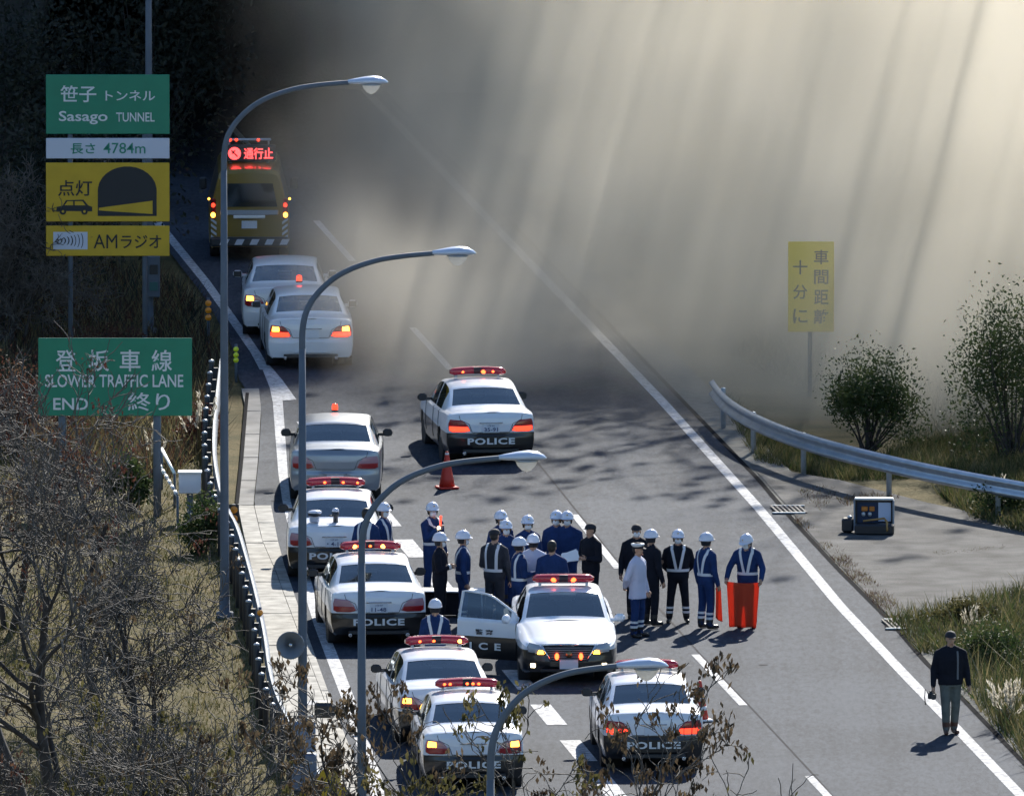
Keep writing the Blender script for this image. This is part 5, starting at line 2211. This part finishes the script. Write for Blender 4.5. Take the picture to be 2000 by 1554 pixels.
def flag_mat():
    m = bpy.data.materials.new('orange_red_flag')
    m.use_nodes = True
    nt = m.node_tree
    p = nt.nodes['Principled BSDF']
    p.inputs['Base Color'].default_value = (.6, .085, .035, 1)
    p.inputs['Roughness'].default_value = .8
    t = nt.nodes.new('ShaderNodeBsdfTranslucent')
    t.inputs[0].default_value = (.7, .12, .05, 1)
    mx = nt.nodes.new('ShaderNodeMixShader')
    mx.inputs[0].default_value = .5
    nt.links.new(p.outputs[0], mx.inputs[1])
    nt.links.new(t.outputs[0], mx.inputs[2])
    nt.links.new(mx.outputs[0], nt.nodes['Material Output'].inputs['Surface'])
    return m


M_FLAG2 = flag_mat()
hl = sorted(FLAG1.values(), key=lambda p: p.x)
c_ = (hl[0] + hl[1]) / 2
dd = (hl[1] - hl[0]).normalized()
flag('orange-red cloth held spread by the officer looking down', c_ - dd * .31 + Vector((0, -.03, .02)), c_ + dd * .31 + Vector((0, -.03, .02)), min(.90, c_.z - .03), M_FLAG2, 2, .035, .09)
hr_ = max(FLAG2.values(), key=lambda p: p.x)
flag('narrow red flag hanging from the hand of the officer in overalls', hr_ + Vector((-.06, .03, .05)), hr_ + Vector((.03, .12, -.02)), min(.60, hr_.z - .06), M_FLAG2, 1, .02, -.2)

hl = min(CAMHAND.values(), key=lambda p: p.x)
root = held('camera', 'black camera with strap in the hand of the walking person', 'camera', hl + Vector((-.02, -.02, -.10)))
MB().cbox((0, 0, 0), (.15, .09, .11), .015).build('body', M_DARK, root)
MB().lathe([(.045, 0), (.045, .1), (.05, .13), (.04, .13)], 14, 0, Matrix.Translation((.02, -.04, 0)) @ Matrix.Rotation(math.pi / 2, 4, 'X')).build('lens', M_DARK, root)
MB().cbox((-.02, 0, .07), (.06, .06, .04), .01).build('viewfinder', M_DARK, root)
MB().tube([(-.07, 0, .04), (-.12, 0, .12), (-.13, 0, -.02), (-.115, -.01, -.16)], .01, 5).build('strap', M_DARK, root)
# ================================================================== PLANTS
def leaf_mat(name, cols, trans=.4, scale=2.5):
    m = bpy.data.materials.new(name)
    m.use_nodes = True
    nt = m.node_tree
    p = nt.nodes['Principled BSDF']
    p.inputs['Roughness'].default_value = .6
    p.inputs['Specular IOR Level'].default_value = .3
    tc = nt.nodes.new('ShaderNodeTexCoord')
    n = nt.nodes.new('ShaderNodeTexNoise')
    n.inputs['Scale'].default_value = scale
    n.inputs['Detail'].default_value = 3
    nt.links.new(tc.outputs['Object'], n.inputs['Vector'])
    r = nt.nodes.new('ShaderNodeValToRGB')
    r.color_ramp.elements[0].position = .32
    r.color_ramp.elements[1].position = .68
    r.color_ramp.elements[0].color = (*cols[0], 1)
    r.color_ramp.elements[1].color = (*cols[-1], 1)
    for k, c in enumerate(cols[1:-1]):
        e = r.color_ramp.elements.new(.32 + .36 * (k + 1) / (len(cols) - 1))
        e.color = (*c, 1)
    nt.links.new(n.outputs[0], r.inputs[0])
    nt.links.new(r.outputs[0], p.inputs['Base Color'])
    t = nt.nodes.new('ShaderNodeBsdfTranslucent')
    nt.links.new(r.outputs[0], t.inputs[0])
    mx = nt.nodes.new('ShaderNodeMixShader')
    mx.inputs[0].default_value = trans
    nt.links.new(p.outputs[0], mx.inputs[1])
    nt.links.new(t.outputs[0], mx.inputs[2])
    nt.links.new(mx.outputs[0], nt.nodes['Material Output'].inputs['Surface'])
    return m


M_BARK = mat('dark_bark', (.05, .044, .042), .85, spec=.3, noise=(8, .4))
M_TWIG = mat('grey_brown_twig', (.095, .086, .08), .75, spec=.25, noise=(5, .4))
M_DEAD = leaf_mat('dead_brown_leaf', [(.03, .021, .014), (.066, .048, .03), (.14, .105, .065)], .4, 2.2)
M_DEADG = leaf_mat('faded_olive_leaf', [(.035, .032, .014), (.075, .07, .025), (.14, .115, .05)], .45, 2.2)
M_RUST = leaf_mat('rusty_leaf', [(.035, .018, .016), (.075, .03, .022), (.11, .07, .04)], .4, 2.0)
M_EVER = leaf_mat('evergreen_leaf', [(.018, .032, .012), (.04, .065, .02), (.09, .105, .035)], .35, 3.0)
M_STRAW = leaf_mat('straw_grass', [(.08, .07, .03), (.155, .135, .062), (.26, .22, .12)], .35, .9)
M_OLIVE = leaf_mat('olive_grass', [(.03, .036, .014), (.065, .07, .024), (.12, .11, .045)], .35, .9)
M_PLUME = leaf_mat('silver_plume', [(.45, .41, .33), (.62, .58, .5)], .5, 2)
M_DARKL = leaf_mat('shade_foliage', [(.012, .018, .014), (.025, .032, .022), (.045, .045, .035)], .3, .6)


def quads_mesh(name, C, D, S, Wd, m, mi=None):
    """Leaf quads: centres C, long axis D (unit), side axis S (unit), lengths in S|D scaled by Wd (n,2)."""
    n = len(C)
    a = D * Wd[:, :1] * .5
    b = S * Wd[:, 1:] * .5
    V = np.empty((n, 4, 3), dtype=np.float32)
    V[:, 0] = C - a
    V[:, 1] = C + b * 1.0 - a * .1
    V[:, 2] = C + a
    V[:, 3] = C - b * 1.0 - a * .1
    F = np.arange(n * 4).reshape(n, 4)
    return raw_mesh(name, V.reshape(-1, 3), F, 4, m, mi)


def unit(a):
    return a / np.maximum(1e-6, np.linalg.norm(a, axis=1, keepdims=True))


class Tubes:
    """Many thin branches into one mesh, worked out in batches."""

    def __init__(s, sides=5):
        s.V, s.k, s.R = [], sides, []

    def add(s, P, rad):
        s.V.append(np.asarray(P, dtype=float))
        s.R.append(np.asarray(rad, dtype=float))

    def mesh(s, name, m):
        k = s.k
        by = {}
        for P, r in zip(s.V, s.R):
            by.setdefault(len(P), []).append((P, r))
        VV, FF, o = [], [], 0
        an = np.arange(k) * 2 * np.pi / k
        for L, lst in by.items():
            P = np.stack([a for a, _ in lst])
            Rr = np.stack([r for _, r in lst])
            T = np.gradient(P, axis=1)
            T /= np.maximum(1e-9, np.linalg.norm(T, axis=2, keepdims=True))
            ref = np.where(np.abs(T[:, :1, 2:]) < .8, np.array([.31, .22, .92]), np.array([1., .1, 0.]))
            A = np.cross(T, np.broadcast_to(ref, T.shape))
            A /= np.maximum(1e-9, np.linalg.norm(A, axis=2, keepdims=True))
            Bv = np.cross(T, A)
            ring = P[:, :, None] + (A[:, :, None] * np.cos(an)[:, None] + Bv[:, :, None] * np.sin(an)[:, None]) * Rr[:, :, None, None]
            VV.append(ring.reshape(-1, 3))
            b = np.arange(len(lst))[:, None, None] * (L * k)
            i = np.arange(L - 1)[None, :, None] * k
            q = np.arange(k)[None, None, :]
            q2 = (q + 1) % k
            f = np.stack([b + i + q, b + i + q2, b + i + k + q2, b + i + k + q], -1).reshape(-1, 4) + o
            FF.append(f)
            o += len(lst) * L * k
        return raw_mesh(name, np.concatenate(VV), np.concatenate(FF), 4, m, smooth=True)


def bare_tree(label, base, height, seed, lean=(0, 0), spread=.55, forks=3, leafn=900, leafm=None, r0=.12, group='bare roadside trees', levels=4, name='bare_tree', leaflen=.13, stems=1, twig_up=.25, start=.25, dens=1.0):
    rg = np.random.default_rng(seed)
    trunk, limbs, twigs = Tubes(8), Tubes(6), Tubes(4)
    ends = []

    def grow(p, d, L, r, lev):
        n = 7 if lev < 2 else 5
        P = [np.array(p)]
        d = np.array(d) / np.linalg.norm(d)
        dirs = [d]
        RN = rg.normal(0, .096 if lev == 0 else .28, (n, 3))
        RN[:, 2] += twig_up * (.15 if lev == 0 else .25)
        for i in range(n - 1):
            d = d + RN[i]
            d /= math.sqrt(d[0] * d[0] + d[1] * d[1] + d[2] * d[2])
            P.append(P[-1] + d * L / (n - 1))
            dirs.append(d)
        r = max(r, .0085)
        rad = np.linspace(r, max(.006, r * (.45 if lev < 3 else .25)), n)
        (trunk if lev == 0 else limbs if lev == 1 else twigs).add(P, rad)
        if lev >= levels:
            ends.append((P[-1], dirs[-1]))
            ends.append((P[-2], dirs[-2]))
            return
        k = {0: forks + 3, 1: 5, 2: 5, 3: 4}.get(lev, 3)
        k = max(2, int(k * dens))
        for c in range(k):
            t = (start if lev == 0 else .2) + (1 - (start if lev == 0 else .2)) * (c + rg.uniform(.1, .9)) / k
            idx = min(n - 1, int(t * (n - 1)))
            f = t * (n - 1) - idx
            q = P[idx] + (P[min(n - 1, idx + 1)] - P[idx]) * f
            side = rg.normal(0, 1, 3)
            side -= dirs[idx] * side.dot(dirs[idx])
            side /= np.linalg.norm(side)
            nd = dirs[idx] * (1 - spread) + side * spread + np.array([0, 0, .08])
            grow(q, nd, L * rg.uniform(.45, .7) * (1.0 if lev else .85), rad[idx] * rg.uniform(.5, .68), lev + 1)
        if lev > 0:
            grow(P[-1], dirs[-1], L * .55, rad[-1], lev + 1)

    root = thing(name, label, 'tree', base, 0, group)
    for sidx in range(stems):
        a = rg.uniform(0, 6.28)
        sp = .35 if stems > 1 else 0
        grow(np.array([.12 * math.cos(a) * (stems > 1), .12 * math.sin(a) * (stems > 1), -.2]), np.array([lean[0] + sp * math.cos(a), lean[1] + sp * math.sin(a), 1.0]), height * .62 * (1 if sidx == 0 else rg.uniform(.7, .95)), r0 * (1 if sidx == 0 else .75), 0)
    link('trunk', trunk.mesh('trunk', M_BARK), root)
    link('limbs', limbs.mesh('limbs', M_BARK), root, kind='stuff')
    if twigs.V:
        link('twigs', twigs.mesh('twigs', M_TWIG), root, kind='stuff')
    if leafn:
        E = np.array([e[0] for e in ends])
        ncl = max(12, leafn // 14)
        base_ = E[rg.integers(0, len(E), ncl)] + rg.normal(0, .03, (ncl, 3))
        size = rg.uniform(.4, 1.6, ncl)
        idx = rg.choice(ncl, leafn, p=size / size.sum())
        C = base_[idx] + rg.normal(0, 1, (leafn, 3)) * np.array([.055, .055, .075]) * size[idx][:, None] - np.array([0, 0, .06])
        D = unit(np.stack([rg.normal(0, .35, leafn), rg.normal(0, .35, leafn), -np.abs(rg.normal(.9, .3, leafn))], 1))
        S = unit(np.cross(D, rg.normal(0, 1, (leafn, 3))))
        Wd = np.stack([rg.uniform(.5, 1.2, leafn) * leaflen, rg.uniform(.25, .5, leafn) * leaflen], 1)
        link('crown', quads_mesh('crown', C, D, S, Wd, leafm or M_DEAD), root, kind='stuff')
    return root


def shrub(label, base, rx, ry, h, seed, n, m, leaf=.09, name='shrub', group='shrubs beside the road', lumps=9):
    rg = np.random.default_rng(seed)
    root = thing(name, label, 'shrub', base, 0, group)
    # lumps spread over a dome
    L = []
    for k in range(lumps):
        a, e = rg.uniform(0, 6.28), rg.uniform(.05, 1.3)
        L.append((math.cos(a) * math.cos(e) * rx * .6, math.sin(a) * math.cos(e) * ry * .6, h * (.3 + .45 * math.sin(e)) * rg.uniform(.8, 1.15), rg.uniform(.2, .52)))
    L = np.array(L)
    idx = rg.integers(0, lumps, n)
    d = unit(rg.normal(0, 1, (n, 3)))
    rr = (rg.random(n) ** .45 * rg.choice([1.0, 1.0, 1.0, 1.22], n))[:, None]
    sc = np.stack([L[idx, 3] * rx * 1.3, L[idx, 3] * ry * 1.3, L[idx, 3] * h * .95], 1)
    C = L[idx, :3] + d * rr * sc
    C[:, 2] = np.maximum(C[:, 2], .03)
    D = unit(d * .5 + rg.normal(0, .8, (n, 3)) + np.array([0, 0, .25]))
    S = unit(np.cross(D, rg.normal(0, 1, (n, 3))))
    Wd = np.stack([rg.uniform(.6, 1.3, n) * leaf, rg.uniform(.3, .6, n) * leaf], 1)
    link('foliage', quads_mesh('foliage', C, D, S, Wd, m), root, kind='stuff')
    t = Tubes(5)
    for k in range(lumps + 4):
        q = L[k % lumps, :3] + rg.normal(0, .1, 3)
        P = [np.array([rg.normal(0, .08), rg.normal(0, .08), -.1]), q * np.array([.45, .45, .4]), q]
        t.add(np.array([P[0], (P[0] + P[1]) / 2 + rg.normal(0, .03, 3), P[1], (P[1] + P[2]) / 2 + rg.normal(0, .03, 3), P[2]]), np.linspace(.03, .008, 5))
    link('stems', t.mesh('stems', M_BARK), root, kind='stuff')
    return root


def gz(p):
    return Vector((p.x, p.y, ground_z(p.x, p.y)))


# ---- leafless trees on the left
bare_tree('big dark leaning tree at the far left edge', gz(G(62, 1655)), 9.2, 3, (-.03, .0), .5, 4, 700, M_DEAD, .19, levels=4, start=.4)
bare_tree('forked dark tree growing right of the big leaning tree', gz(G(118, 1700)), 7.6, 8, (.12, .05), .55, 4, 500, M_DEAD, .12, levels=4, start=.25)
bare_tree('slender bare tree standing before the green climbing lane sign', gz(G(200, 1420)), 6.3, 14, (-.05, 0), .5, 3, 1100, M_RUST, .08, levels=4, leaflen=.1, start=.3)
bare_tree('reddish bare thicket tree left of the green sign', gz(G(20, 1240)), 5.6, 21, (.05, 0), .55, 3, 1300, M_RUST, .08, levels=4, leaflen=.09, stems=2, start=.2)
bare_tree('leafy-tipped young tree low on the left grass', gz(G(330, 1790)), 4.2, 33, (.0, 0), .6, 4, 900, M_DEADG, .06, levels=4, stems=2, start=.15)
bare_tree('twiggy young tree just left of the cabinet', gz(G(455, 1900)), 4.5, 41, (.02, 0), .55, 4, 1000, M_DEAD, .06, levels=4, stems=2, start=.3, dens=.7)
bare_tree('grey bare tree on the grass between the green sign and the lamp pole', gz(G(290, 1500)), 5.2, 121, (.1, 0), .6, 4, 250, M_DEAD, .07, levels=4, start=.15, stems=2)
bare_tree('wide bare tree low on the left in front of the grass', gz(G(190, 1900)), 5.6, 133, (.1, 0), .6, 5, 900, M_DEADG, .09, levels=4, start=.3, stems=2, dens=.8)
bare_tree('grey thin tree crossing the left grass near the guardrail', gz(G(400, 1850)), 5.2, 137, (.0, 0), .55, 4, 500, M_DEAD, .06, levels=4, start=.3, dens=.75)
bare_tree('twiggy rusty tree in the lower left corner', gz(G(40, 1850)), 4.4, 139, (.1, 0), .6, 4, 1600, M_RUST, .06, levels=4, start=.2, stems=2, leaflen=.1)
# ---- tops of trees growing on the bank nearer the camera
FG = 'treetops along the lower picture edge'
bare_tree('treetop with hanging brown pods beside the white edge line', gz(G(800, 2110)), 7.0, 52, (-.06, 0), .55, 4, 1700, M_DEAD, .11, levels=4, group=FG, dens=.7, leaflen=.15, start=.45)
bare_tree('dense treetop in front of the two hazard-lit police cars', gz(G(905, 2160)), 6.9, 77, (.0, 0), .55, 5, 3200, M_DEADG, .11, levels=4, group=FG, dens=.7, leaflen=.14, stems=2, start=.45)
bare_tree('dark forked treetop between the two lower police cars', gz(G(1110, 2110)), 6.8, 63, (.0, 0), .5, 4, 1500, M_DEAD, .11, levels=4, group=FG, dens=.7, leaflen=.15, start=.5)
bare_tree('treetop of olive leaves below the police car by the striped cone', gz(G(1235, 2200)), 5.9, 74, (-.02, 0), .55, 5, 1700, M_DEADG, .11, levels=4, group=FG, dens=.7, leaflen=.14, stems=2, start=.45)
bare_tree('low sparse treetop under the right lane', gz(G(1620, 2250)), 5.3, 85, (.0, 0), .55, 4, 900, M_DEAD, .06, levels=4, group=FG, dens=.7, leaflen=.13, start=.5)

# ---- shrubs
shrub('round dark green shrub under the green sign', gz(G(250, 995)), .62, .55, 1.05, 5, 2600, M_EVER, .085)
shrub('glossy green shrub between the white box and the lamp pole', gz(G(395, 1075)), .55, .5, 1.05, 6, 2400, M_EVER, .085)
shrub('dense rounded bush behind the silver guardrail below the yellow sign', gz(G(1695, 880)), 1.28, 1.1, 1.75, 9, 9000, M_EVER, .08, lumps=14)
shrub('tall dusty bush at the right picture edge', gz(G(1975, 905)), 1.25, 1.2, 3.1, 10, 9000, M_EVER, .085, lumps=16)
shrub('olive bush low on the right bank beyond the guardrail', gz(G(1950, 1010)), .7, .6, .8, 11, 2600, M_EVER, .08)
shrub('green weedy bush beside the walking person', gz(G(1935, 1300)), .75, .8, .75, 12, 3600, M_EVER, .07)
shrub('dark weedy bush at the edge of the concrete pad', gz(G(1880, 1225)), .85, .6, .55, 13, 2600, M_DEADG, .07)
shrub('brown thicket behind the green sign', gz(G(40, 900)), 1.6, 1.4, 1.6, 15, 5200, M_RUST, .08, lumps=14)
shrub('rusty thicket under the tunnel sign', gz(G(190, 730)), 1.5, 1.2, .9, 16, 4200, M_RUST, .08, lumps=12)
shrub('reddish thicket beside the lamp pole behind the green sign', gz(G(400, 870)), .55, .9, .8, 17, 2400, M_RUST, .08)

# ---- shaded wood at the foot of the hill
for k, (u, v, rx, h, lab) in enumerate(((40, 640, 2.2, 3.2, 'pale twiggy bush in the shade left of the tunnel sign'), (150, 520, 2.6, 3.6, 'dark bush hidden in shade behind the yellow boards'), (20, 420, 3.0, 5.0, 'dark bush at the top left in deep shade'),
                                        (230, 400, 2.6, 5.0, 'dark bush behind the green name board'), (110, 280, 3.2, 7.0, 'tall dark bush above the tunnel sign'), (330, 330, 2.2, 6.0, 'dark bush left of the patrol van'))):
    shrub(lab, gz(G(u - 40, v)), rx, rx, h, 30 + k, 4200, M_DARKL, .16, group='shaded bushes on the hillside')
bare_tree('pale bare bush tree in shade at the left edge', gz(G(25, 690)), 4.4, 91, (0, 0), .6, 4, 0, None, .05, levels=4, stems=3, start=.1)


# ---- tall tree outside the picture whose crown dapples the right lane
bare_tree('tall half-bare tree on the bank whose crown shades the right lane', gz(Vector((12.4, 411.0, 0))), 27.0, 99, (.0, 0), .5, 6, 4200, M_DEAD, .3, levels=4, leaflen=.42, start=.55, name='tall_tree', group='tall trees on the bank')


# ---- grass
def grass(name, label, regions, m, seed, up=1.0):
    rg = np.random.default_rng(seed)
    VV, FF, MI = [], [], []
    n0 = 0
    for poly, count, h0, h1, clump in regions:
        P = np.array([(p.x, p.y) for p in GP(poly)])
        mn, mx = P.min(0), P.max(0)
        pts = []
        while sum(len(q) for q in pts) < count:
            q = rg.uniform(mn, mx, (count * 3, 2))
            ins = np.zeros(len(q), bool)
            j = len(P) - 1
            for i in range(len(P)):
                c = ((P[i, 1] > q[:, 1]) != (P[j, 1] > q[:, 1])) & (q[:, 0] < (P[j, 0] - P[i, 0]) * (q[:, 1] - P[i, 1]) / (P[j, 1] - P[i, 1] + 1e-9) + P[i, 0])
                ins ^= c
                j = i
            if clump:
                cl = np.sin(q[:, 0] * 2.3 + np.sin(q[:, 1] * .9) * 2) * np.sin(q[:, 1] * 1.1 + q[:, 0]) + rg.normal(0, .35, len(q))
                ins &= cl > clump
            pts.append(q[ins])
        q = np.concatenate(pts)[:count]
        n = len(q)
        z = np.array([ground_z(x, y) for x, y in q])
        h = rg.uniform(h0, h1, n)
        a = rg.uniform(0, 6.28, n)
        w = rg.uniform(.006, .014, n) * (1 + h)
        ln = rg.normal(0, .45, (n, 2)) * h[:, None]
        base = np.stack([q[:, 0], q[:, 1], z - .02], 1)
        side = np.stack([np.cos(a) * w, np.sin(a) * w, np.zeros(n)], 1)
        tip = base + np.stack([ln[:, 0], ln[:, 1], h], 1)
        V = np.stack([base - side, base + side, tip], 1).reshape(-1, 3)
        VV.append(V)
        FF.append(np.arange(n * 3).reshape(n, 3) + n0)
        MI.append(rg.integers(0, len(m), n))
        n0 += n * 3
    link(name, raw_mesh(name, np.concatenate(VV), np.concatenate(FF), 3, m, np.concatenate(MI)), kind='stuff', label=label)


LV = [(-120, 1640), (-120, 900), (150, 820), (330, 700), (455, 740), (410, 860), (415, 950), (448, 1030), (480, 1130), (505, 1240), (515, 1330), (545, 1420), (620, 1580), (660, 1680)]
grass('dry_grass', 'dry straw grass covering the left verge', [(LV, 60000, .03, .12, None), (LV, 9000, .1, .28, .2)], [M_STRAW, M_STRAW, M_OLIVE, M_OLIVE], 1)
grass('rough_grass', 'tall brown grass and weeds on the shaded left bank', [([(-60, 860), (-60, 560), (200, 520), (360, 560), (440, 700), (440, 860), (330, 930), (180, 960)], 16000, .2, .6, None)], [M_STRAW, M_RUST, M_DARKL], 2)
RV = [(1830, 1270), (1900, 1225), (2100, 1180), (2250, 1400), (2250, 1720), (2090, 1590), (1990, 1470), (1900, 1372)]
grass('bank_weeds', 'tangled green and straw weeds at the right edge', [(RV, 17000, .1, .45, None), (RV, 1600, .5, .95, None), ([(1735, 1215), (1850, 1190), (2060, 1140), (2080, 1230), (1870, 1290), (1800, 1275)], 5200, .15, .5, None),
      ([(1700, 905), (1780, 925), (1910, 945), (2100, 985), (2100, 880), (1850, 860), (1760, 880)], 15000, .08, .4, None), ([(1830, 960), (2100, 1010), (2100, 1060), (1990, 1040), (1900, 1010)], 5000, .1, .4, None),
      ([(1395, 760), (1480, 830), (1640, 885), (1800, 930), (1640, 935), (1480, 900)], 9000, .05, .3, None), ([(1420, 690), (1620, 780), (1800, 880), (2100, 900), (2100, 560), (1700, 560)], 14000, .1, .4, None)], [M_OLIVE, M_STRAW, M_EVER], 3)
grass('joint_weeds', 'small brown weeds growing along the pad edge and its cracks', [([(1545, 1000), (1600, 1040), (1700, 1130), (1790, 1215), (1740, 1212), (1640, 1108), (1560, 1025)], 5000, .03, .16, .25), ([(1825, 1078), (1960, 1066), (1966, 1072), (1830, 1085)], 700, .03, .12, None), ([(1640, 975), (1700, 965), (1760, 972), (1700, 985), (1650, 990)], 900, .04, .2, None), ([(1560, 960), (1610, 950), (1640, 962), (1600, 1000)], 900, .04, .16, None)], [M_STRAW, M_RUST, M_DEAD], 4)


# ---- pampas plumes
def pampas(label, u, v, n, h, seed):
    rg = np.random.default_rng(seed)
    b = gz(G(u, v))
    root = thing('pampas_grass', label, 'plant', b, 0, 'pampas grass clumps')
    t = Tubes(4)
    C, D = [], []
    for k in range(n):
        a = rg.uniform(0, 6.28)
        l = rg.uniform(.05, .4)
        top = np.array([math.cos(a) * l, math.sin(a) * l, h * rg.uniform(.7, 1.1)])
        p0 = np.array([math.cos(a) * .06, math.sin(a) * .06, -.05])
        mid = (p0 + top) / 2 + np.array([0, 0, .12])
        t.add(np.array([p0, mid, top]), np.array([.008, .006, .004]))
        d = unit((top - mid)[None])[0]
        for j in range(26):
            f = rg.uniform(-.28, .08)
            C.append(top + d * f + rg.normal(0, .016, 3))
            D.append(d + rg.normal(0, .25, 3))
    link('stalks', t.mesh('stalks', M_STRAW), root, kind='stuff')
    C, D = np.array(C), unit(np.array(D))
    S = unit(np.cross(D, rg.normal(0, 1, D.shape)))
    link('plumes', quads_mesh('plumes', C, D, S, np.stack([rg.uniform(.06, .14, len(C)), rg.uniform(.015, .03, len(C))], 1), M_PLUME), root, kind='stuff')


for a in (('silver plumes rising right of the green sign', 392, 905, 9, 1.25, 1), ('silver plumes beside the post of the green sign', 300, 935, 7, 1.0, 2), ('pale plumes among weeds above the walking person', 1895, 1240, 6, .5, 3), ('fluffy seed heads at the right picture edge', 1965, 1420, 22, .75, 4), ('pale plumes beyond the guardrail end', 1960, 985, 8, .5, 5)):
    pampas(*a)
# ================================================================== SMOKE
def make_smoke():
    lo, hi = Vector((-16, 386, -.3)), Vector((30, 452, 20))
    m = bpy.data.materials.new('dust_smoke')
    m.use_nodes = True
    nt = m.node_tree
    nt.nodes.remove(nt.nodes['Principled BSDF'])
    pv = nt.nodes.new('ShaderNodeVolumePrincipled')
    pv.inputs['Color'].default_value = (.97, .93, .835, 1)
    pv.inputs['Density'].default_value = SMOKE_D
    pv.inputs['Anisotropy'].default_value = .5
    nt.links.new(pv.outputs[0], nt.nodes['Material Output'].inputs['Volume'])
    ng = bpy.data.node_groups.new('smoke_field', 'GeometryNodeTree')
    ng.interface.new_socket('Geometry', in_out='INPUT', socket_type='NodeSocketGeometry')
    ng.interface.new_socket('Geometry', in_out='OUTPUT', socket_type='NodeSocketGeometry')
    N, Lk = ng.nodes, ng.links
    out = N.new('NodeGroupOutput')
    pos = N.new('GeometryNodeInputPosition')
    sep = N.new('ShaderNodeSeparateXYZ')
    Lk.new(pos.outputs[0], sep.inputs[0])

    def val(x):
        return x

    def math_(op, a, b=0.0, c=None, clamp=False):
        n = N.new('ShaderNodeMath')
        n.operation = op
        n.use_clamp = clamp
        for i, q in enumerate((a, b, c)):
            if q is None:
                continue
            if isinstance(q, (int, float)):
                n.inputs[i].default_value = q
            else:
                Lk.new(q, n.inputs[i])
        return n.outputs[0]

    def ramp(x, a, b):
        n = N.new('ShaderNodeMapRange')
        n.interpolation_type = 'SMOOTHSTEP'
        n.inputs[1].default_value = a
        n.inputs[2].default_value = b
        Lk.new(x, n.inputs[0])
        return n.outputs[0]

    def noise(scale, detail, rough=.55, sc=(1, 1, 1)):
        mp = N.new('ShaderNodeVectorMath')
        mp.operation = 'MULTIPLY'
        mp.inputs[1].default_value = sc
        Lk.new(pos.outputs[0], mp.inputs[0])
        n = N.new('ShaderNodeTexNoise')
        n.inputs['Scale'].default_value = scale
        n.inputs['Detail'].default_value = detail
        n.inputs['Roughness'].default_value = rough
        Lk.new(mp.outputs[0], n.inputs['Vector'])
        return n.outputs[0]

    x, y, z = sep.outputs
    n1 = noise(.16, 3)
    n2 = noise(.23, 5, .62, (1, .6, .9))
    n3 = noise(.07, 2, .5, (1, .5, 1.2))
    w = math_('SUBTRACT', n1, .5)
    # left face leans outwards with height, ragged by the noise
    xl = math_('ADD', math_('MULTIPLY', z, .34), x)
    xl = math_('ADD', xl, math_('MULTIPLY', w, 9.0))
    left = ramp(xl, -4.2, 1.6)
    yy = math_('ADD', y, math_('MULTIPLY', w, 10.0))
    yy = math_('SUBTRACT', yy, math_('MULTIPLY', z, 1.45))
    yy = math_('ADD', yy, math_('MULTIPLY', math_('MAXIMUM', x, 0.0), .75))
    front = ramp(yy, 386.0, 400.0)
    top = math_('SUBTRACT', 1.0, ramp(math_('ADD', z, math_('MULTIPLY', w, 10.0)), 9.0, 15.5))
    back = math_('SUBTRACT', 1.0, ramp(y, 436.0, 451.0))
    bill = ramp(math_('ADD', math_('MULTIPLY', n2, .7), math_('MULTIPLY', n3, .3)), .42, .60)
    bill = math_('ADD', math_('MULTIPLY', bill, .93), .07)
    d = math_('MULTIPLY', math_('MULTIPLY', left, front), math_('MULTIPLY', top, back))
    d = math_('MULTIPLY', d, bill)
    vc = N.new('GeometryNodeVolumeCube')
    Lk.new(d, vc.inputs['Density'])
    vc.inputs['Min'].default_value = lo
    vc.inputs['Max'].default_value = hi
    for nm, k in (('Resolution X', 58), ('Resolution Y', 78), ('Resolution Z', 26)):
        vc.inputs[nm].default_value = k
    sm = N.new('GeometryNodeSetMaterial')
    sm.inputs['Material'].default_value = m
    Lk.new(vc.outputs[0], sm.inputs[0])
    Lk.new(sm.outputs[0], out.inputs[0])
    me = bpy.data.meshes.new('smoke')
    me.from_pydata([(0, 0, 0)], [], [])
    me.materials.append(m)
    o = link('smoke', me, kind='stuff', label='drifting beige smoke and dust pouring over the tunnel approach')
    md = o.modifiers.new('smoke_field', 'NODES')
    md.node_group = ng


SMOKE_D = .29
make_smoke()
cy.volume_step_rate = 2.0
cy.volume_max_steps = 128
